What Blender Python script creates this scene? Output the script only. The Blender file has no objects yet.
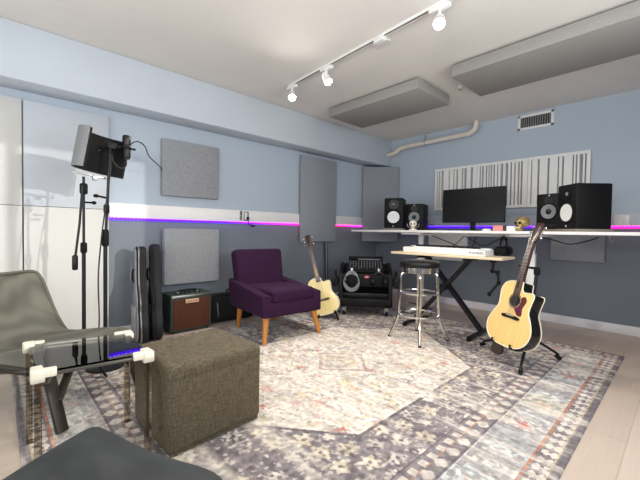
import bpy, bmesh, math, random
import numpy as np
from mathutils import Matrix, Vector, Euler
random.seed(7); rng = np.random.default_rng(11)
PI = math.pi
scene = bpy.context.scene
C = bpy.data.collections.new('studio'); scene.collection.children.link(C)

# ------------------------------------------------------------------ materials
def lin(h):
    if isinstance(h, str):
        h = h.lstrip('#'); h = [int(h[i:i+2], 16)/255 for i in (0, 2, 4)]
    return [((c+.055)/1.055)**2.4 if c > .04045 else c/12.92 for c in h]
def mat(name, col, rough=.5, metal=0., var=.06, vs=8., bump=0., bs=200., coat=0., emit=None, es=0., alpha=None, stretch=None, spec=None):
    m = bpy.data.materials.new(name); m.use_nodes = True
    nt = m.node_tree; N = nt.nodes; L = nt.links
    p = N['Principled BSDF']
    p.inputs['Roughness'].default_value = rough; p.inputs['Metallic'].default_value = metal
    if spec is not None: p.inputs['Specular IOR Level'].default_value = spec
    if coat: p.inputs['Coat Weight'].default_value = coat
    c = lin(col)
    tc = N.new('ShaderNodeTexCoord'); vec = tc.outputs['Object']
    if stretch:
        mp = N.new('ShaderNodeMapping'); mp.inputs['Scale'].default_value = stretch
        L.new(vec, mp.inputs['Vector']); vec = mp.outputs['Vector']
    n = N.new('ShaderNodeTexNoise'); n.inputs['Scale'].default_value = vs; n.inputs['Detail'].default_value = 4
    L.new(vec, n.inputs['Vector'])
    r = N.new('ShaderNodeValToRGB')
    r.color_ramp.elements[0].position = .3; r.color_ramp.elements[1].position = .7
    r.color_ramp.elements[0].color = [x*(1-var) for x in c]+[1]
    r.color_ramp.elements[1].color = [min(1, x*(1+var)) for x in c]+[1]
    L.new(n.outputs['Fac'], r.inputs['Fac']); L.new(r.outputs['Color'], p.inputs['Base Color'])
    if bump:
        b = N.new('ShaderNodeBump'); b.inputs['Strength'].default_value = bump; b.inputs['Distance'].default_value = .003
        n2 = N.new('ShaderNodeTexNoise'); n2.inputs['Scale'].default_value = bs; n2.inputs['Detail'].default_value = 2
        L.new(tc.outputs['Object'], n2.inputs['Vector']); L.new(n2.outputs['Fac'], b.inputs['Height']); L.new(b.outputs['Normal'], p.inputs['Normal'])
    if emit:
        p.inputs['Emission Color'].default_value = lin(emit)+[1]; p.inputs['Emission Strength'].default_value = es
    if alpha is not None: p.inputs['Alpha'].default_value = alpha
    return m
def weave(name, c1, c2, sc, rough=.9):
    """woven cloth: two crossed stretched noises between two colours"""
    m = mat(name, c1, rough, var=0); nt = m.node_tree; N = nt.nodes; L = nt.links; p = N['Principled BSDF']
    tc = N.new('ShaderNodeTexCoord'); outs = []
    for s in ((.12, 1, 1), (1, .12, 1), (1, 1, .12)):
        mp = N.new('ShaderNodeMapping'); mp.inputs['Scale'].default_value = s
        n = N.new('ShaderNodeTexNoise'); n.inputs['Scale'].default_value = sc; n.inputs['Detail'].default_value = 3
        L.new(tc.outputs['Object'], mp.inputs['Vector']); L.new(mp.outputs['Vector'], n.inputs['Vector']); outs.append(n)
    a = N.new('ShaderNodeMath'); a.operation = 'ADD'; L.new(outs[0].outputs['Fac'], a.inputs[0]); L.new(outs[1].outputs['Fac'], a.inputs[1])
    a2 = N.new('ShaderNodeMath'); a2.operation = 'ADD'; L.new(a.outputs[0], a2.inputs[0]); L.new(outs[2].outputs['Fac'], a2.inputs[1])
    r = N.new('ShaderNodeMapRange'); r.inputs[1].default_value = 1.2; r.inputs[2].default_value = 1.8; L.new(a2.outputs[0], r.inputs[0])
    mx = N.new('ShaderNodeMix'); mx.data_type = 'RGBA'
    mx.inputs[6].default_value = lin(c1)+[1]; mx.inputs[7].default_value = lin(c2)+[1]
    L.new(r.outputs[0], mx.inputs[0]); L.new(mx.outputs[2], p.inputs['Base Color'])
    b = N.new('ShaderNodeBump'); b.inputs['Strength'].default_value = .3; b.inputs['Distance'].default_value = .002
    L.new(a2.outputs[0], b.inputs['Height']); L.new(b.outputs['Normal'], p.inputs['Normal'])
    p.inputs['Specular IOR Level'].default_value = .2
    return m
def wallpaint(name):
    """two-tone paint: pale blue above the trunking, slate below"""
    m = mat(name, '#a4b2c2', .75, var=0); nt = m.node_tree; N = nt.nodes; L = nt.links; p = N['Principled BSDF']
    g = N.new('ShaderNodeNewGeometry'); s = N.new('ShaderNodeSeparateXYZ'); L.new(g.outputs['Position'], s.inputs[0])
    c = N.new('ShaderNodeMath'); c.operation = 'GREATER_THAN'; c.inputs[1].default_value = 1.25; L.new(s.outputs['Z'], c.inputs[0])
    mx = N.new('ShaderNodeMix'); mx.data_type = 'RGBA'; mx.inputs[6].default_value = lin(LOWER)+[1]; mx.inputs[7].default_value = lin(UPPER)+[1]
    L.new(c.outputs[0], mx.inputs[0]); L.new(mx.outputs[2], p.inputs['Base Color'])
    return m
UPPER = '#b0bcc8'; LOWER = '#777e86'
M = {}
M['wall'] = wallpaint('two_tone_wall_paint')
M['soffit'] = mat('soffit_paint', '#bfc7d0', .7, var=.02, vs=2)
M['ceiling'] = mat('ceiling_paint', '#dedad4', .8, var=.02, vs=2)
M['white'] = mat('white_paint', '#e6e5e2', .5, var=.02)
M['board'] = mat('white_board', '#c6c6c2', .6, var=.02, vs=2)
M['board_up'] = mat('pale_grey_board', '#b9bfc6', .6, var=.02, vs=2)
M['desk'] = mat('desk_laminate', '#e9e6e3', .4, var=.02)
M['grey_fabric'] = weave('acoustic_fabric', '#85878b', '#a0a2a5', 220)
M['grey_fabric_dark'] = weave('acoustic_fabric_plain', '#888c93', '#989ca2', 260)
M['cloud_fabric'] = weave('ceiling_fabric', '#918f8b', '#9c9a96', 260)
M['black'] = mat('black_plastic', '#0c0c0d', .55, var=.15, spec=.25)
M['black_metal'] = mat('black_metal', '#101011', .45, 0, var=.1, spec=.35)
M['dark'] = mat('deep_black', '#0a0a0b', .8, var=.1)
M['chrome'] = mat('chrome', '#d6d4d0', .14, 1., var=.03)
M['steel'] = mat('satin_steel', '#a9a8a6', .35, 1., var=.05)
M['vinyl'] = mat('black_vinyl', '#0f1011', .38, var=.1, spec=.4)
M['plum'] = weave('plum_tweed', '#220f25', '#391b3a', 300)
M['oak'] = mat('honey_oak', '#c07c34', .45, var=.15, vs=20, stretch=(1, 1, .1))
M['darkwood'] = mat('dark_stained_wood', '#2c241e', .5, var=.2, vs=15, stretch=(1, 1, .15))
M['ottoman'] = weave('olive_brown_linen', '#484135', '#6d6451', 170)
M['spruce'] = mat('spruce_top', '#e3c27c', .3, var=.06, vs=14, stretch=(6, 1, .3), coat=.4)
M['pale_spruce'] = mat('pale_spruce_top', '#ead592', .35, var=.05, vs=14, stretch=(6, 1, .3), coat=.3)
M['black_gloss'] = mat('black_lacquer', '#0d0b0b', .2, var=.1, coat=.6)
M['maple_side'] = mat('maple_side', '#b98d4c', .35, var=.1, coat=.3)
M['rosewood'] = mat('rosewood', '#4a3025', .5, var=.2, vs=30, stretch=(3, 3, .3))
M['head'] = mat('headstock_wood', '#3a1f18', .35, var=.15)
M['tortoise'] = mat('tortoiseshell', '#5a1c14', .25, var=.4, vs=40, coat=.4)
M['ivory'] = mat('ivory_binding', '#e8dfc8', .4, var=.03)
M['cone'] = mat('white_cone', '#e6e6e4', .5, var=.03)
M['greycone'] = mat('grey_cone', '#7d8083', .5, var=.05)
M['rubber'] = mat('rubber', '#131314', .8, var=.1, spec=.2)
M['screen'] = mat('screen_glass', '#040405', .25, var=.0, spec=.25)
M['key_black'] = mat('black_keys', '#101011', .3, var=.05)
M['birch'] = mat('birch_board', '#e0cdaa', .5, var=.06, vs=10, stretch=(.3, 4, 4))
M['cable'] = mat('cable_rubber', '#141415', .55, var=.1)
M['grey_cable'] = mat('grey_cable', '#8b8c90', .5, var=.1)
M['nylon_grey'] = weave('grey_nylon', '#7e7f80', '#96979a', 200, .7)
M['nylon_black'] = weave('black_nylon', '#17181a', '#26272a', 200, .7)
M['tolex'] = mat('green_black_tolex', '#2c3a31', .65, var=.2, vs=60, bump=.4, bs=400)
M['grille'] = weave('oxblood_grille', '#44271c', '#5a3626', 260)
M['pvc'] = mat('ivory_pipe', '#d8d0c4', .5, var=.03)
M['vent_dark'] = mat('vent_shadow', '#3b3d42', .8)
M['slot'] = mat('slot_grey', '#97999c', .9)
M['gold'] = mat('antique_gold', '#a8905a', .4, .5, var=.3, vs=40)
M['bone'] = mat('bone_white', '#e9e2d4', .5, var=.1, vs=40)
M['pink'] = mat('pink_card', '#d98a84', .6, var=.1)
M['red'] = mat('badge_red', '#c0394d', .4, var=.05)
M['plate'] = mat('brass_plate', '#d0ad8c', .4, var=.06)
M['plate_dark'] = mat('plate_print', '#8a6c52', .5)
M['alu'] = mat('perforated_aluminium', '#8c8c8d', .45, .5, var=.12, vs=160)
M['foam'] = mat('black_foam', '#060607', .95, var=.2, vs=60, bump=.5, bs=120)
M['pad'] = mat('foam_pad', '#8b8174', .9, var=.1)
M['beam'] = mat('off_white_plastic', '#d6d0c0', .45, var=.02)
M['leather'] = mat('brown_leather', '#3a2b22', .6, var=.2)
M['baseboard'] = mat('baseboard_paint', '#d4d2d6', .5, var=.02)
M['glow'] = mat('lamp_glass', '#ffffff', .3, emit='#fff4e2', es=40.)
M['reflection_rail'] = mat('violet_led_reflection', '#6a4aa0', .2, var=.05)  # violet LED reflection on the table edge, painted as the rail colour
M['steel_rail'] = mat('grey_rail', '#55534e', .4, .4)
M['letter'] = mat('print_black', '#2a2728', .6)

def glass(name, tint, rough=.0, ior=1.5):
    m = bpy.data.materials.new(name); m.use_nodes = True; nt = m.node_tree; N = nt.nodes; L = nt.links
    for n in list(N): N.remove(n)
    o = N.new('ShaderNodeOutputMaterial'); mx = N.new('ShaderNodeMixShader'); t = N.new('ShaderNodeBsdfTransparent'); g = N.new('ShaderNodeBsdfGlossy')
    f = N.new('ShaderNodeFresnel'); f.inputs['IOR'].default_value = ior
    ns = N.new('ShaderNodeTexNoise'); ns.inputs['Scale'].default_value = 3
    mr = N.new('ShaderNodeMapRange'); mr.inputs[3].default_value = rough; mr.inputs[4].default_value = rough+.02
    L.new(ns.outputs['Fac'], mr.inputs[0]); L.new(mr.outputs[0], g.inputs['Roughness'])
    t.inputs['Color'].default_value = lin(tint)+[1]
    L.new(f.outputs[0], mx.inputs[0]); L.new(t.outputs[0], mx.inputs[1]); L.new(g.outputs[0], mx.inputs[2]); L.new(mx.outputs[0], o.inputs[0])
    return m
M['glass'] = glass('smoky_glass', '#e6e6e0', 0, 1.42)
M['acrylic'] = glass('clear_acrylic', '#dcd6ca', .05, 1.18)
def meshcloth(name, col, a):
    m = mat(name, col, .7, var=.1, vs=30); nt = m.node_tree; N = nt.nodes; L = nt.links
    tc = N.new('ShaderNodeTexCoord'); ck = N.new('ShaderNodeTexChecker'); ck.inputs['Scale'].default_value = 260
    L.new(tc.outputs['UV'], ck.inputs['Vector'])
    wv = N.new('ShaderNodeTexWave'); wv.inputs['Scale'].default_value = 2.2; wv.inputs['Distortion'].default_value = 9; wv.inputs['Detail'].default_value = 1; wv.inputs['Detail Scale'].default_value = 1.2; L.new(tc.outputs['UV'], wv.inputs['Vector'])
    mw = N.new('ShaderNodeMapRange'); mw.inputs[3].default_value = .85; mw.inputs[4].default_value = 1.4; L.new(wv.outputs['Fac'], mw.inputs[0])  # bright curved light stripes painted into the mesh colour
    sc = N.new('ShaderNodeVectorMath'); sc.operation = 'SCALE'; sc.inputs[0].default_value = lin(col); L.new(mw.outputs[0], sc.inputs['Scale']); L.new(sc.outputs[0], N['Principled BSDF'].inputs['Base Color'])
    mr = N.new('ShaderNodeMapRange'); mr.inputs[3].default_value = a-.05; mr.inputs[4].default_value = min(1, a+.05)
    L.new(ck.outputs['Fac'], mr.inputs[0]); L.new(mr.outputs[0], N['Principled BSDF'].inputs['Alpha'])
    return m
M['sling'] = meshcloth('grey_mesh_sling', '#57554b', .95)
M['sling_shaded'] = meshcloth('shaded_mesh_sling', '#25292a', .985)  # same mesh cloth, colour darkened for the chair in shade
M['rim'] = mat('grey_rim', '#5c594f', .6)
M['rim_shaded'] = mat('shaded_rim', '#3c4141', .6)  # its rim, colour darkened for shade as well

def led(name, stops, axis, strength, dots=True):
    """LED tape whose colour drifts along its length, with separate diodes, or the painted wall glow below it"""
    m = bpy.data.materials.new(name); m.use_nodes = True; nt = m.node_tree; N = nt.nodes; L = nt.links; p = N['Principled BSDF']
    tc = N.new('ShaderNodeTexCoord'); s = N.new('ShaderNodeSeparateXYZ'); L.new(tc.outputs['Object'], s.inputs[0])
    mr = N.new('ShaderNodeMapRange'); mr.inputs[1].default_value = stops[0][0]; mr.inputs[2].default_value = stops[-1][0]
    L.new(s.outputs[axis], mr.inputs[0])
    r = N.new('ShaderNodeValToRGB'); cr = r.color_ramp
    a, b = stops[0][0], stops[-1][0]
    while len(cr.elements) < len(stops): cr.elements.new(.5)
    for e, (q, c) in zip(cr.elements, stops): e.position = (q-a)/(b-a)
    for e, (q, c) in zip(cr.elements, stops): e.color = lin(c)+[1]
    L.new(mr.outputs[0], r.inputs['Fac'])
    mu = N.new('ShaderNodeMath'); mu.operation = 'MULTIPLY'; mu.inputs[1].default_value = 1/.035; L.new(s.outputs[axis], mu.inputs[0])
    fr = N.new('ShaderNodeMath'); fr.operation = 'FRACT'; L.new(mu.outputs[0], fr.inputs[0])
    gt = N.new('ShaderNodeMath'); gt.operation = 'LESS_THAN'; gt.inputs[1].default_value = .6; L.new(fr.outputs[0], gt.inputs[0])
    m2 = N.new('ShaderNodeMapRange'); m2.inputs[3].default_value = strength*(.12 if dots else 1); m2.inputs[4].default_value = strength; L.new(gt.outputs[0], m2.inputs[0])
    L.new(r.outputs[0], p.inputs['Emission Color']); L.new(m2.outputs[0], p.inputs['Emission Strength']); L.new(r.outputs[0], p.inputs['Base Color'])
    return m

# ------------------------------------------------------------------ mesh building
def rotm(r):
    if r is None: return Matrix.Identity(4)
    if isinstance(r, Matrix): return r.to_4x4()
    return Euler(r).to_matrix().to_4x4()
class MB:
    def __init__(s, M0=None): s.bm = bmesh.new(); s.M0 = M0
    def _x(s, vs, m):
        if s.M0: m = s.M0 @ m
        for v in vs: v.co = m @ v.co
    def box(s, c, size, rot=None, bev=0, seg=2, mi=0):
        t = bmesh.new(); bmesh.ops.create_cube(t, size=1)
        for v in t.verts: v.co = Vector([v.co[i]*size[i] for i in range(3)])
        if bev: bmesh.ops.bevel(t, geom=t.edges[:], offset=min(bev, min(size)*.49), segments=seg, profile=.5, affect='EDGES')
        return s.merge(t, Matrix.Translation(c) @ rotm(rot), mi)
    def merge(s, t, m, mi=0):
        mp = {}
        for v in t.verts: mp[v] = s.bm.verts.new(v.co)
        for f in t.faces:
            try: nf = s.bm.faces.new([mp[v] for v in f.verts]); nf.material_index = mi
            except ValueError: pass
        s._x(mp.values(), m); t.free(); return s
    def tube(s, pts, r, n=8, cap=True, closed=False, mi=0):
        P = [Vector(p) for p in pts]; k = len(P)
        R = [r]*k if not hasattr(r, '__len__') else r
        T = []
        for i in range(k):
            a = P[(i-1) % k] if closed else P[max(i-1, 0)]; b = P[(i+1) % k] if closed else P[min(i+1, k-1)]
            d = b-a
            T.append(d.normalized() if d.length > 1e-9 else Vector((0, 0, 1)))
        u = T[0].orthogonal().normalized(); rings = []
        for i in range(k):
            u = (u-T[i]*u.dot(T[i])).normalized(); w = T[i].cross(u)
            rings.append([s.bm.verts.new(P[i]+(u*math.cos(2*PI*j/n)+w*math.sin(2*PI*j/n))*R[i]) for j in range(n)])
        for i in range(k if closed else k-1):
            A = rings[i]; B = rings[(i+1) % k]
            for j in range(n):
                f = s.bm.faces.new((A[j], A[(j+1) % n], B[(j+1) % n], B[j])); f.material_index = mi
        if cap and not closed:
            s.bm.faces.new(rings[0][::-1]).material_index = mi; s.bm.faces.new(rings[-1]).material_index = mi
        s._x([v for q in rings for v in q], Matrix.Identity(4)); return s
    def lathe(s, prof, m=None, n=24, mi=0, cap=True):
        rings = []; vs = []
        for (r, z) in prof:
            if r < 1e-6: q = [s.bm.verts.new((0, 0, z))]
            else: q = [s.bm.verts.new((r*math.cos(2*PI*j/n), r*math.sin(2*PI*j/n), z)) for j in range(n)]
            rings.append(q); vs += q
        for A, B in zip(rings, rings[1:]):
            for j in range(n):
                a, b = A[j % len(A)], A[(j+1) % len(A)]; c, d = B[(j+1) % len(B)], B[j % len(B)]
                l = []
                for x in (a, b, c, d):
                    if x not in l: l.append(x)
                if len(l) > 2: s.bm.faces.new(l).material_index = mi
        for q, fl in ((rings[0], True), (rings[-1], False)):
            if cap and len(q) > 2: s.bm.faces.new(q[::-1] if fl else q).material_index = mi
        s._x(vs, m or Matrix.Identity(4)); return s
    def prism(s, outl, z0, z1, m=None, bev=0, mi=0, seg=2):
        t = bmesh.new(); vs = [t.verts.new((x, y, z0)) for x, y in outl]; f = t.faces.new(vs)
        ex = bmesh.ops.extrude_face_region(t, geom=[f]); nv = [g for g in ex['geom'] if isinstance(g, bmesh.types.BMVert)]
        for v in nv: v.co.z = z1
        bmesh.ops.recalc_face_normals(t, faces=t.faces[:])
        if bev:
            eds = [e for e in t.edges if abs(e.verts[0].co.z-e.verts[1].co.z) < 1e-6]
            bmesh.ops.bevel(t, geom=eds, offset=bev, segments=seg, profile=.5, affect='EDGES')
        return s.merge(t, m or Matrix.Identity(4), mi)
    def ell(s, c, r, rot=None, n=16, mi=0):
        t = bmesh.new(); bmesh.ops.create_uvsphere(t, u_segments=n, v_segments=max(6, n//2), radius=1)
        return s.merge(t, Matrix.Translation(c) @ rotm(rot) @ Matrix.Diagonal((*r, 1)), mi)
    def torus(s, c, R, r, rot=None, n=24, k=8, mi=0, arc=1.0, a0=0):
        m = Matrix.Translation(c) @ rotm(rot)
        cl = arc >= 1
        q = n if cl else n+1
        pts = [m @ Vector((R*math.cos(a0+2*PI*arc*i/n), R*math.sin(a0+2*PI*arc*i/n), 0)) for i in range(q)]
        return s.tube(pts, r, k, True, cl, mi)
    def quads(s, grid, mi=0, closed=False):
        V = [[s.bm.verts.new(p) for p in row] for row in grid]
        for a, b in zip(V, V[1:]):
            for j in range(len(a)-1): s.bm.faces.new((a[j], a[j+1], b[j+1], b[j])).material_index = mi
        s._x([v for q in V for v in q], Matrix.Identity(4)); return s
def link(name, me, mats, parent=None):
    o = bpy.data.objects.new(name, me); C.objects.link(o)
    for m in (mats if isinstance(mats, (list, tuple)) else [mats]): me.materials.append(M[m] if isinstance(m, str) else m)
    if parent: o.parent = parent
    return o
def obj(name, mb, mats, parent=None, ang=35, label=None):
    me = bpy.data.meshes.new(name)
    bmesh.ops.recalc_face_normals(mb.bm, faces=mb.bm.faces[:])
    mb.bm.to_mesh(me); mb.bm.free()
    me.shade_smooth(); me.set_sharp_from_angle(angle=math.radians(ang))
    o = link(name, me, mats, parent)
    if label: o['label'] = label
    return o
def thing(name, label, cat, loc=(0, 0, 0), rot=0, group=None):
    o = bpy.data.objects.new(name, None); C.objects.link(o); o.empty_display_size = .1
    o.location = loc; o.rotation_euler = rot if hasattr(rot, '__len__') else (0, 0, rot)
    o['label'] = label; o['category'] = cat
    if group: o['group'] = group
    return o
def tag(o, label, cat, group=None):
    o['label'] = label; o['category'] = cat
    if group: o['group'] = group
    return o
def struct(name, mb, m):
    o = obj(name, mb, m); o['kind'] = 'structure'; return o
def dup(root, loc, rot, label, group=None):
    r = root.copy(); C.objects.link(r); r.location = loc; r.rotation_euler = rot if hasattr(rot, '__len__') else (0, 0, rot)
    r['label'] = label
    if group: r['group'] = group
    def rec(src, par):
        for ch in list(src.children):
            c = ch.copy(); C.objects.link(c); c.parent = par; rec(ch, c)
    rec(root, r); return r
def spline(pts, k=6, closed=False):
    P = [Vector(p) for p in pts]; n = len(P); out = []
    for i in range(n if closed else n-1):
        g = (lambda j: P[j % n]) if closed else (lambda j: P[min(max(j, 0), n-1)])
        a, b, c, d = g(i-1), g(i), g(i+1), g(i+2)
        for t in range(k):
            t /= k
            out.append(.5*((2*b)+(c-a)*t+(2*a-5*b+4*c-d)*t*t+(3*b-a-3*c+d)*t**3))
    if not closed: out.append(P[-1])
    return out
T = Matrix.Translation
def RX(a): return Matrix.Rotation(a, 4, 'X')
def RY(a): return Matrix.Rotation(a, 4, 'Y')
def RZ(a): return Matrix.Rotation(a, 4, 'Z')

# ------------------------------------------------------------------ room
XW, YB, ZC, XR, YF = -3.86, 5.037, 2.655, .62, -1.7
b = MB(); b.box(((XW+XR)/2, (YF+YB)/2, -.05), (XR-XW+.4, YB-YF+.4, .1))
def floor_mat():
    m = mat('pale_oak_floor', '#cdbfb2', .4, var=.04, vs=3, stretch=(1, .1, 1)); nt = m.node_tree; N = nt.nodes; L = nt.links; p = N['Principled BSDF']
    tc = N.new('ShaderNodeTexCoord'); mp = N.new('ShaderNodeMapping'); mp.inputs['Rotation'].default_value = (0, 0, PI/2)
    br = N.new('ShaderNodeTexBrick'); br.inputs['Scale'].default_value = 1; br.inputs['Brick Width'].default_value = 1.6; br.inputs['Row Height'].default_value = .19
    br.inputs['Mortar Size'].default_value = .0015
    br.inputs['Color1'].default_value = lin('#bfb0a2')+[1]; br.inputs['Color2'].default_value = lin('#b6a798')+[1]; br.inputs['Mortar'].default_value = lin('#978878')+[1]
    L.new(tc.outputs['Object'], mp.inputs['Vector']); L.new(mp.outputs['Vector'], br.inputs['Vector'])
    mp2 = N.new('ShaderNodeMapping'); mp2.inputs['Scale'].default_value = (12, .7, 1); n = N.new('ShaderNodeTexNoise'); n.inputs['Scale'].default_value = 4; n.inputs['Detail'].default_value = 6
    L.new(tc.outputs['Object'], mp2.inputs['Vector']); L.new(mp2.outputs['Vector'], n.inputs['Vector'])
    mr = N.new('ShaderNodeMapRange'); mr.inputs[3].default_value = .88; mr.inputs[4].default_value = 1.08; L.new(n.outputs['Fac'], mr.inputs[0])
    mx = N.new('ShaderNodeVectorMath'); mx.operation = 'SCALE'; L.new(br.outputs['Color'], mx.inputs[0]); L.new(mr.outputs[0], mx.inputs['Scale'])
    L.new(mx.outputs[0], p.inputs['Base Color'])
    return m
struct('floor', b, floor_mat())
b = MB(); b.box(((XW+XR)/2, (YF+YB)/2, ZC+.05), (XR-XW+.4, YB-YF+.4, .1)); struct('ceiling', b, 'ceiling')
b = MB(); b.box((XW-.06, (YF+YB)/2, ZC/2), (.12, YB-YF+.24, ZC)); struct('wall_left', b, 'wall')
b = MB(); b.box(((XW+XR)/2, YB+.06, ZC/2), (XR-XW, .12, ZC)); struct('wall_back', b, 'wall')
b = MB(); b.box(((XW+XR)/2, YF-.06, ZC/2), (XR-XW, .12, ZC)); struct('wall_front', b, 'wall')
# right wall with the daylight window the low sun comes through, plus an added low opening
WY0, WY1, WZ0, WZ1 = .75, 2.95, .84, 2.60
b = MB()
for (y0, y1, z0, z1) in ((YF-.12, WY0, 0, ZC), (WY1, YB+.12, 0, ZC), (WY0, .95, 0, WZ0), (1.42, WY1, 0, WZ0), (.95, 1.42, 0, .12), (.95, 1.42, .78, WZ0), (WY0, WY1, WZ1, ZC)):
    b.box((XR+.06, (y0+y1)/2, (z0+z1)/2), (.12, y1-y0, z1-z0))
struct('wall_right', b, 'wall')
b = MB()
for y in (WY0+.025, (WY0+WY1)/2, WY1-.025): b.box((XR+.06, y, (WZ0+WZ1)/2), (.06, .05, WZ1-WZ0))
for z in (WZ0+.025, WZ1-.025): b.box((XR+.06, (WY0+WY1)/2, z), (.06, WY1-WY0, .05))
struct('window_1', b, 'white')
b = MB()
for y in (.97, 1.40): b.box((XR+.06, y, .45), (.06, .04, .66))
for z in (.14, .76): b.box((XR+.06, 1.185, z), (.06, .47, .04))
struct('sun_opening', b, 'white')  # added low opening, shaped to pass sun to the rug beside the ottoman
b = MB(); b.box(((XW-3.574)/2, (YF+YB)/2, (2.215+ZC)/2), (-3.574-XW, YB-YF, ZC-2.215), bev=.012); struct('trim_1', b, 'soffit')
# trunking band that runs round the room
b = MB(); b.box((XW+.014, (.805+YB)/2, 1.256), (.028, YB-.805, .14), bev=.003); struct('trim_2', b, 'white')
b = MB(); b.box(((XW+XR)/2, YB-.014, 1.256), (XR-XW, .028, .14), bev=.003); struct('trim_3', b, 'board_up')
b = MB()
b.box(((XW+XR)/2, YB-.009, .05), (XR-XW, .018, .10), bev=.004); struct('baseboard_back', b, 'baseboard')
b = MB(); b.box((XW+.009, (.8+YB)/2, .05), (.018, YB-.8, .10), bev=.004); struct('baseboard_left', b, 'baseboard')
# tall white wall boards left of the trunking
def boards(n, y0, y1):
    b = MB(); b.box((XW+.018, (y0+y1)/2, .63), (.036, y1-y0, 1.252), bev=.003); struct('trim_%d' % n, b, 'board')
    b = MB(); b.box((XW+.018, (y0+y1)/2, 1.70), (.036, y1-y0, .88), bev=.003); struct('trim_%d' % (n+1), b, 'board_up' if n == 4 else 'board')
boards(4, .178, .80); boards(6, -.46, .168); boards(8, -1.1, -.47)

# LED tapes under the trunking
st = [(.8, '#5018e8'), (2.0, '#5a1ae8'), (2.5, '#8a28e0'), (3.1, '#d828b0'), (3.9, '#e82860'), (4.6, '#d830c8')]
b = MB(); b.box((XW+.025, (.81+4.6)/2, 1.183), (.008, 3.79, .007)); b.box((XW+.006, (.81+4.6)/2, 1.170), (.010, 3.79, .024), mi=1)  # second box: added emissive band imitating the tape's glow on the wall
o = obj('led_strip', b, [led('violet_to_red_led', st, 'Y', 15), led('violet_to_red_wall_glow', st, 'Y', 1.1, False)])
tag(o, 'violet-to-red LED light tape with painted glow under the white band on the left wall', 'LED strip', None)
st = [(-3.6, '#4418e8'), (-1.5, '#5018e8'), (-1.0, '#a020d0'), (-.5, '#e820a8'), (.5, '#e820a8')]
b = MB(); b.box((-1.55, YB-.025, 1.183), (4.2, .008, .007)); b.box((-1.55, YB-.006, 1.170), (4.2, .010, .026), mi=1)  # again an emissive band painted in for the wall glow
o = obj('led_strip', b, [led('blue_violet_to_magenta_led', st, 'X', 12), led('blue_violet_to_magenta_wall_glow', st, 'X', .75, False)])
tag(o, 'blue-violet-to-magenta LED light tape with painted glow along the back wall behind the desk', 'LED strip', None)

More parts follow.
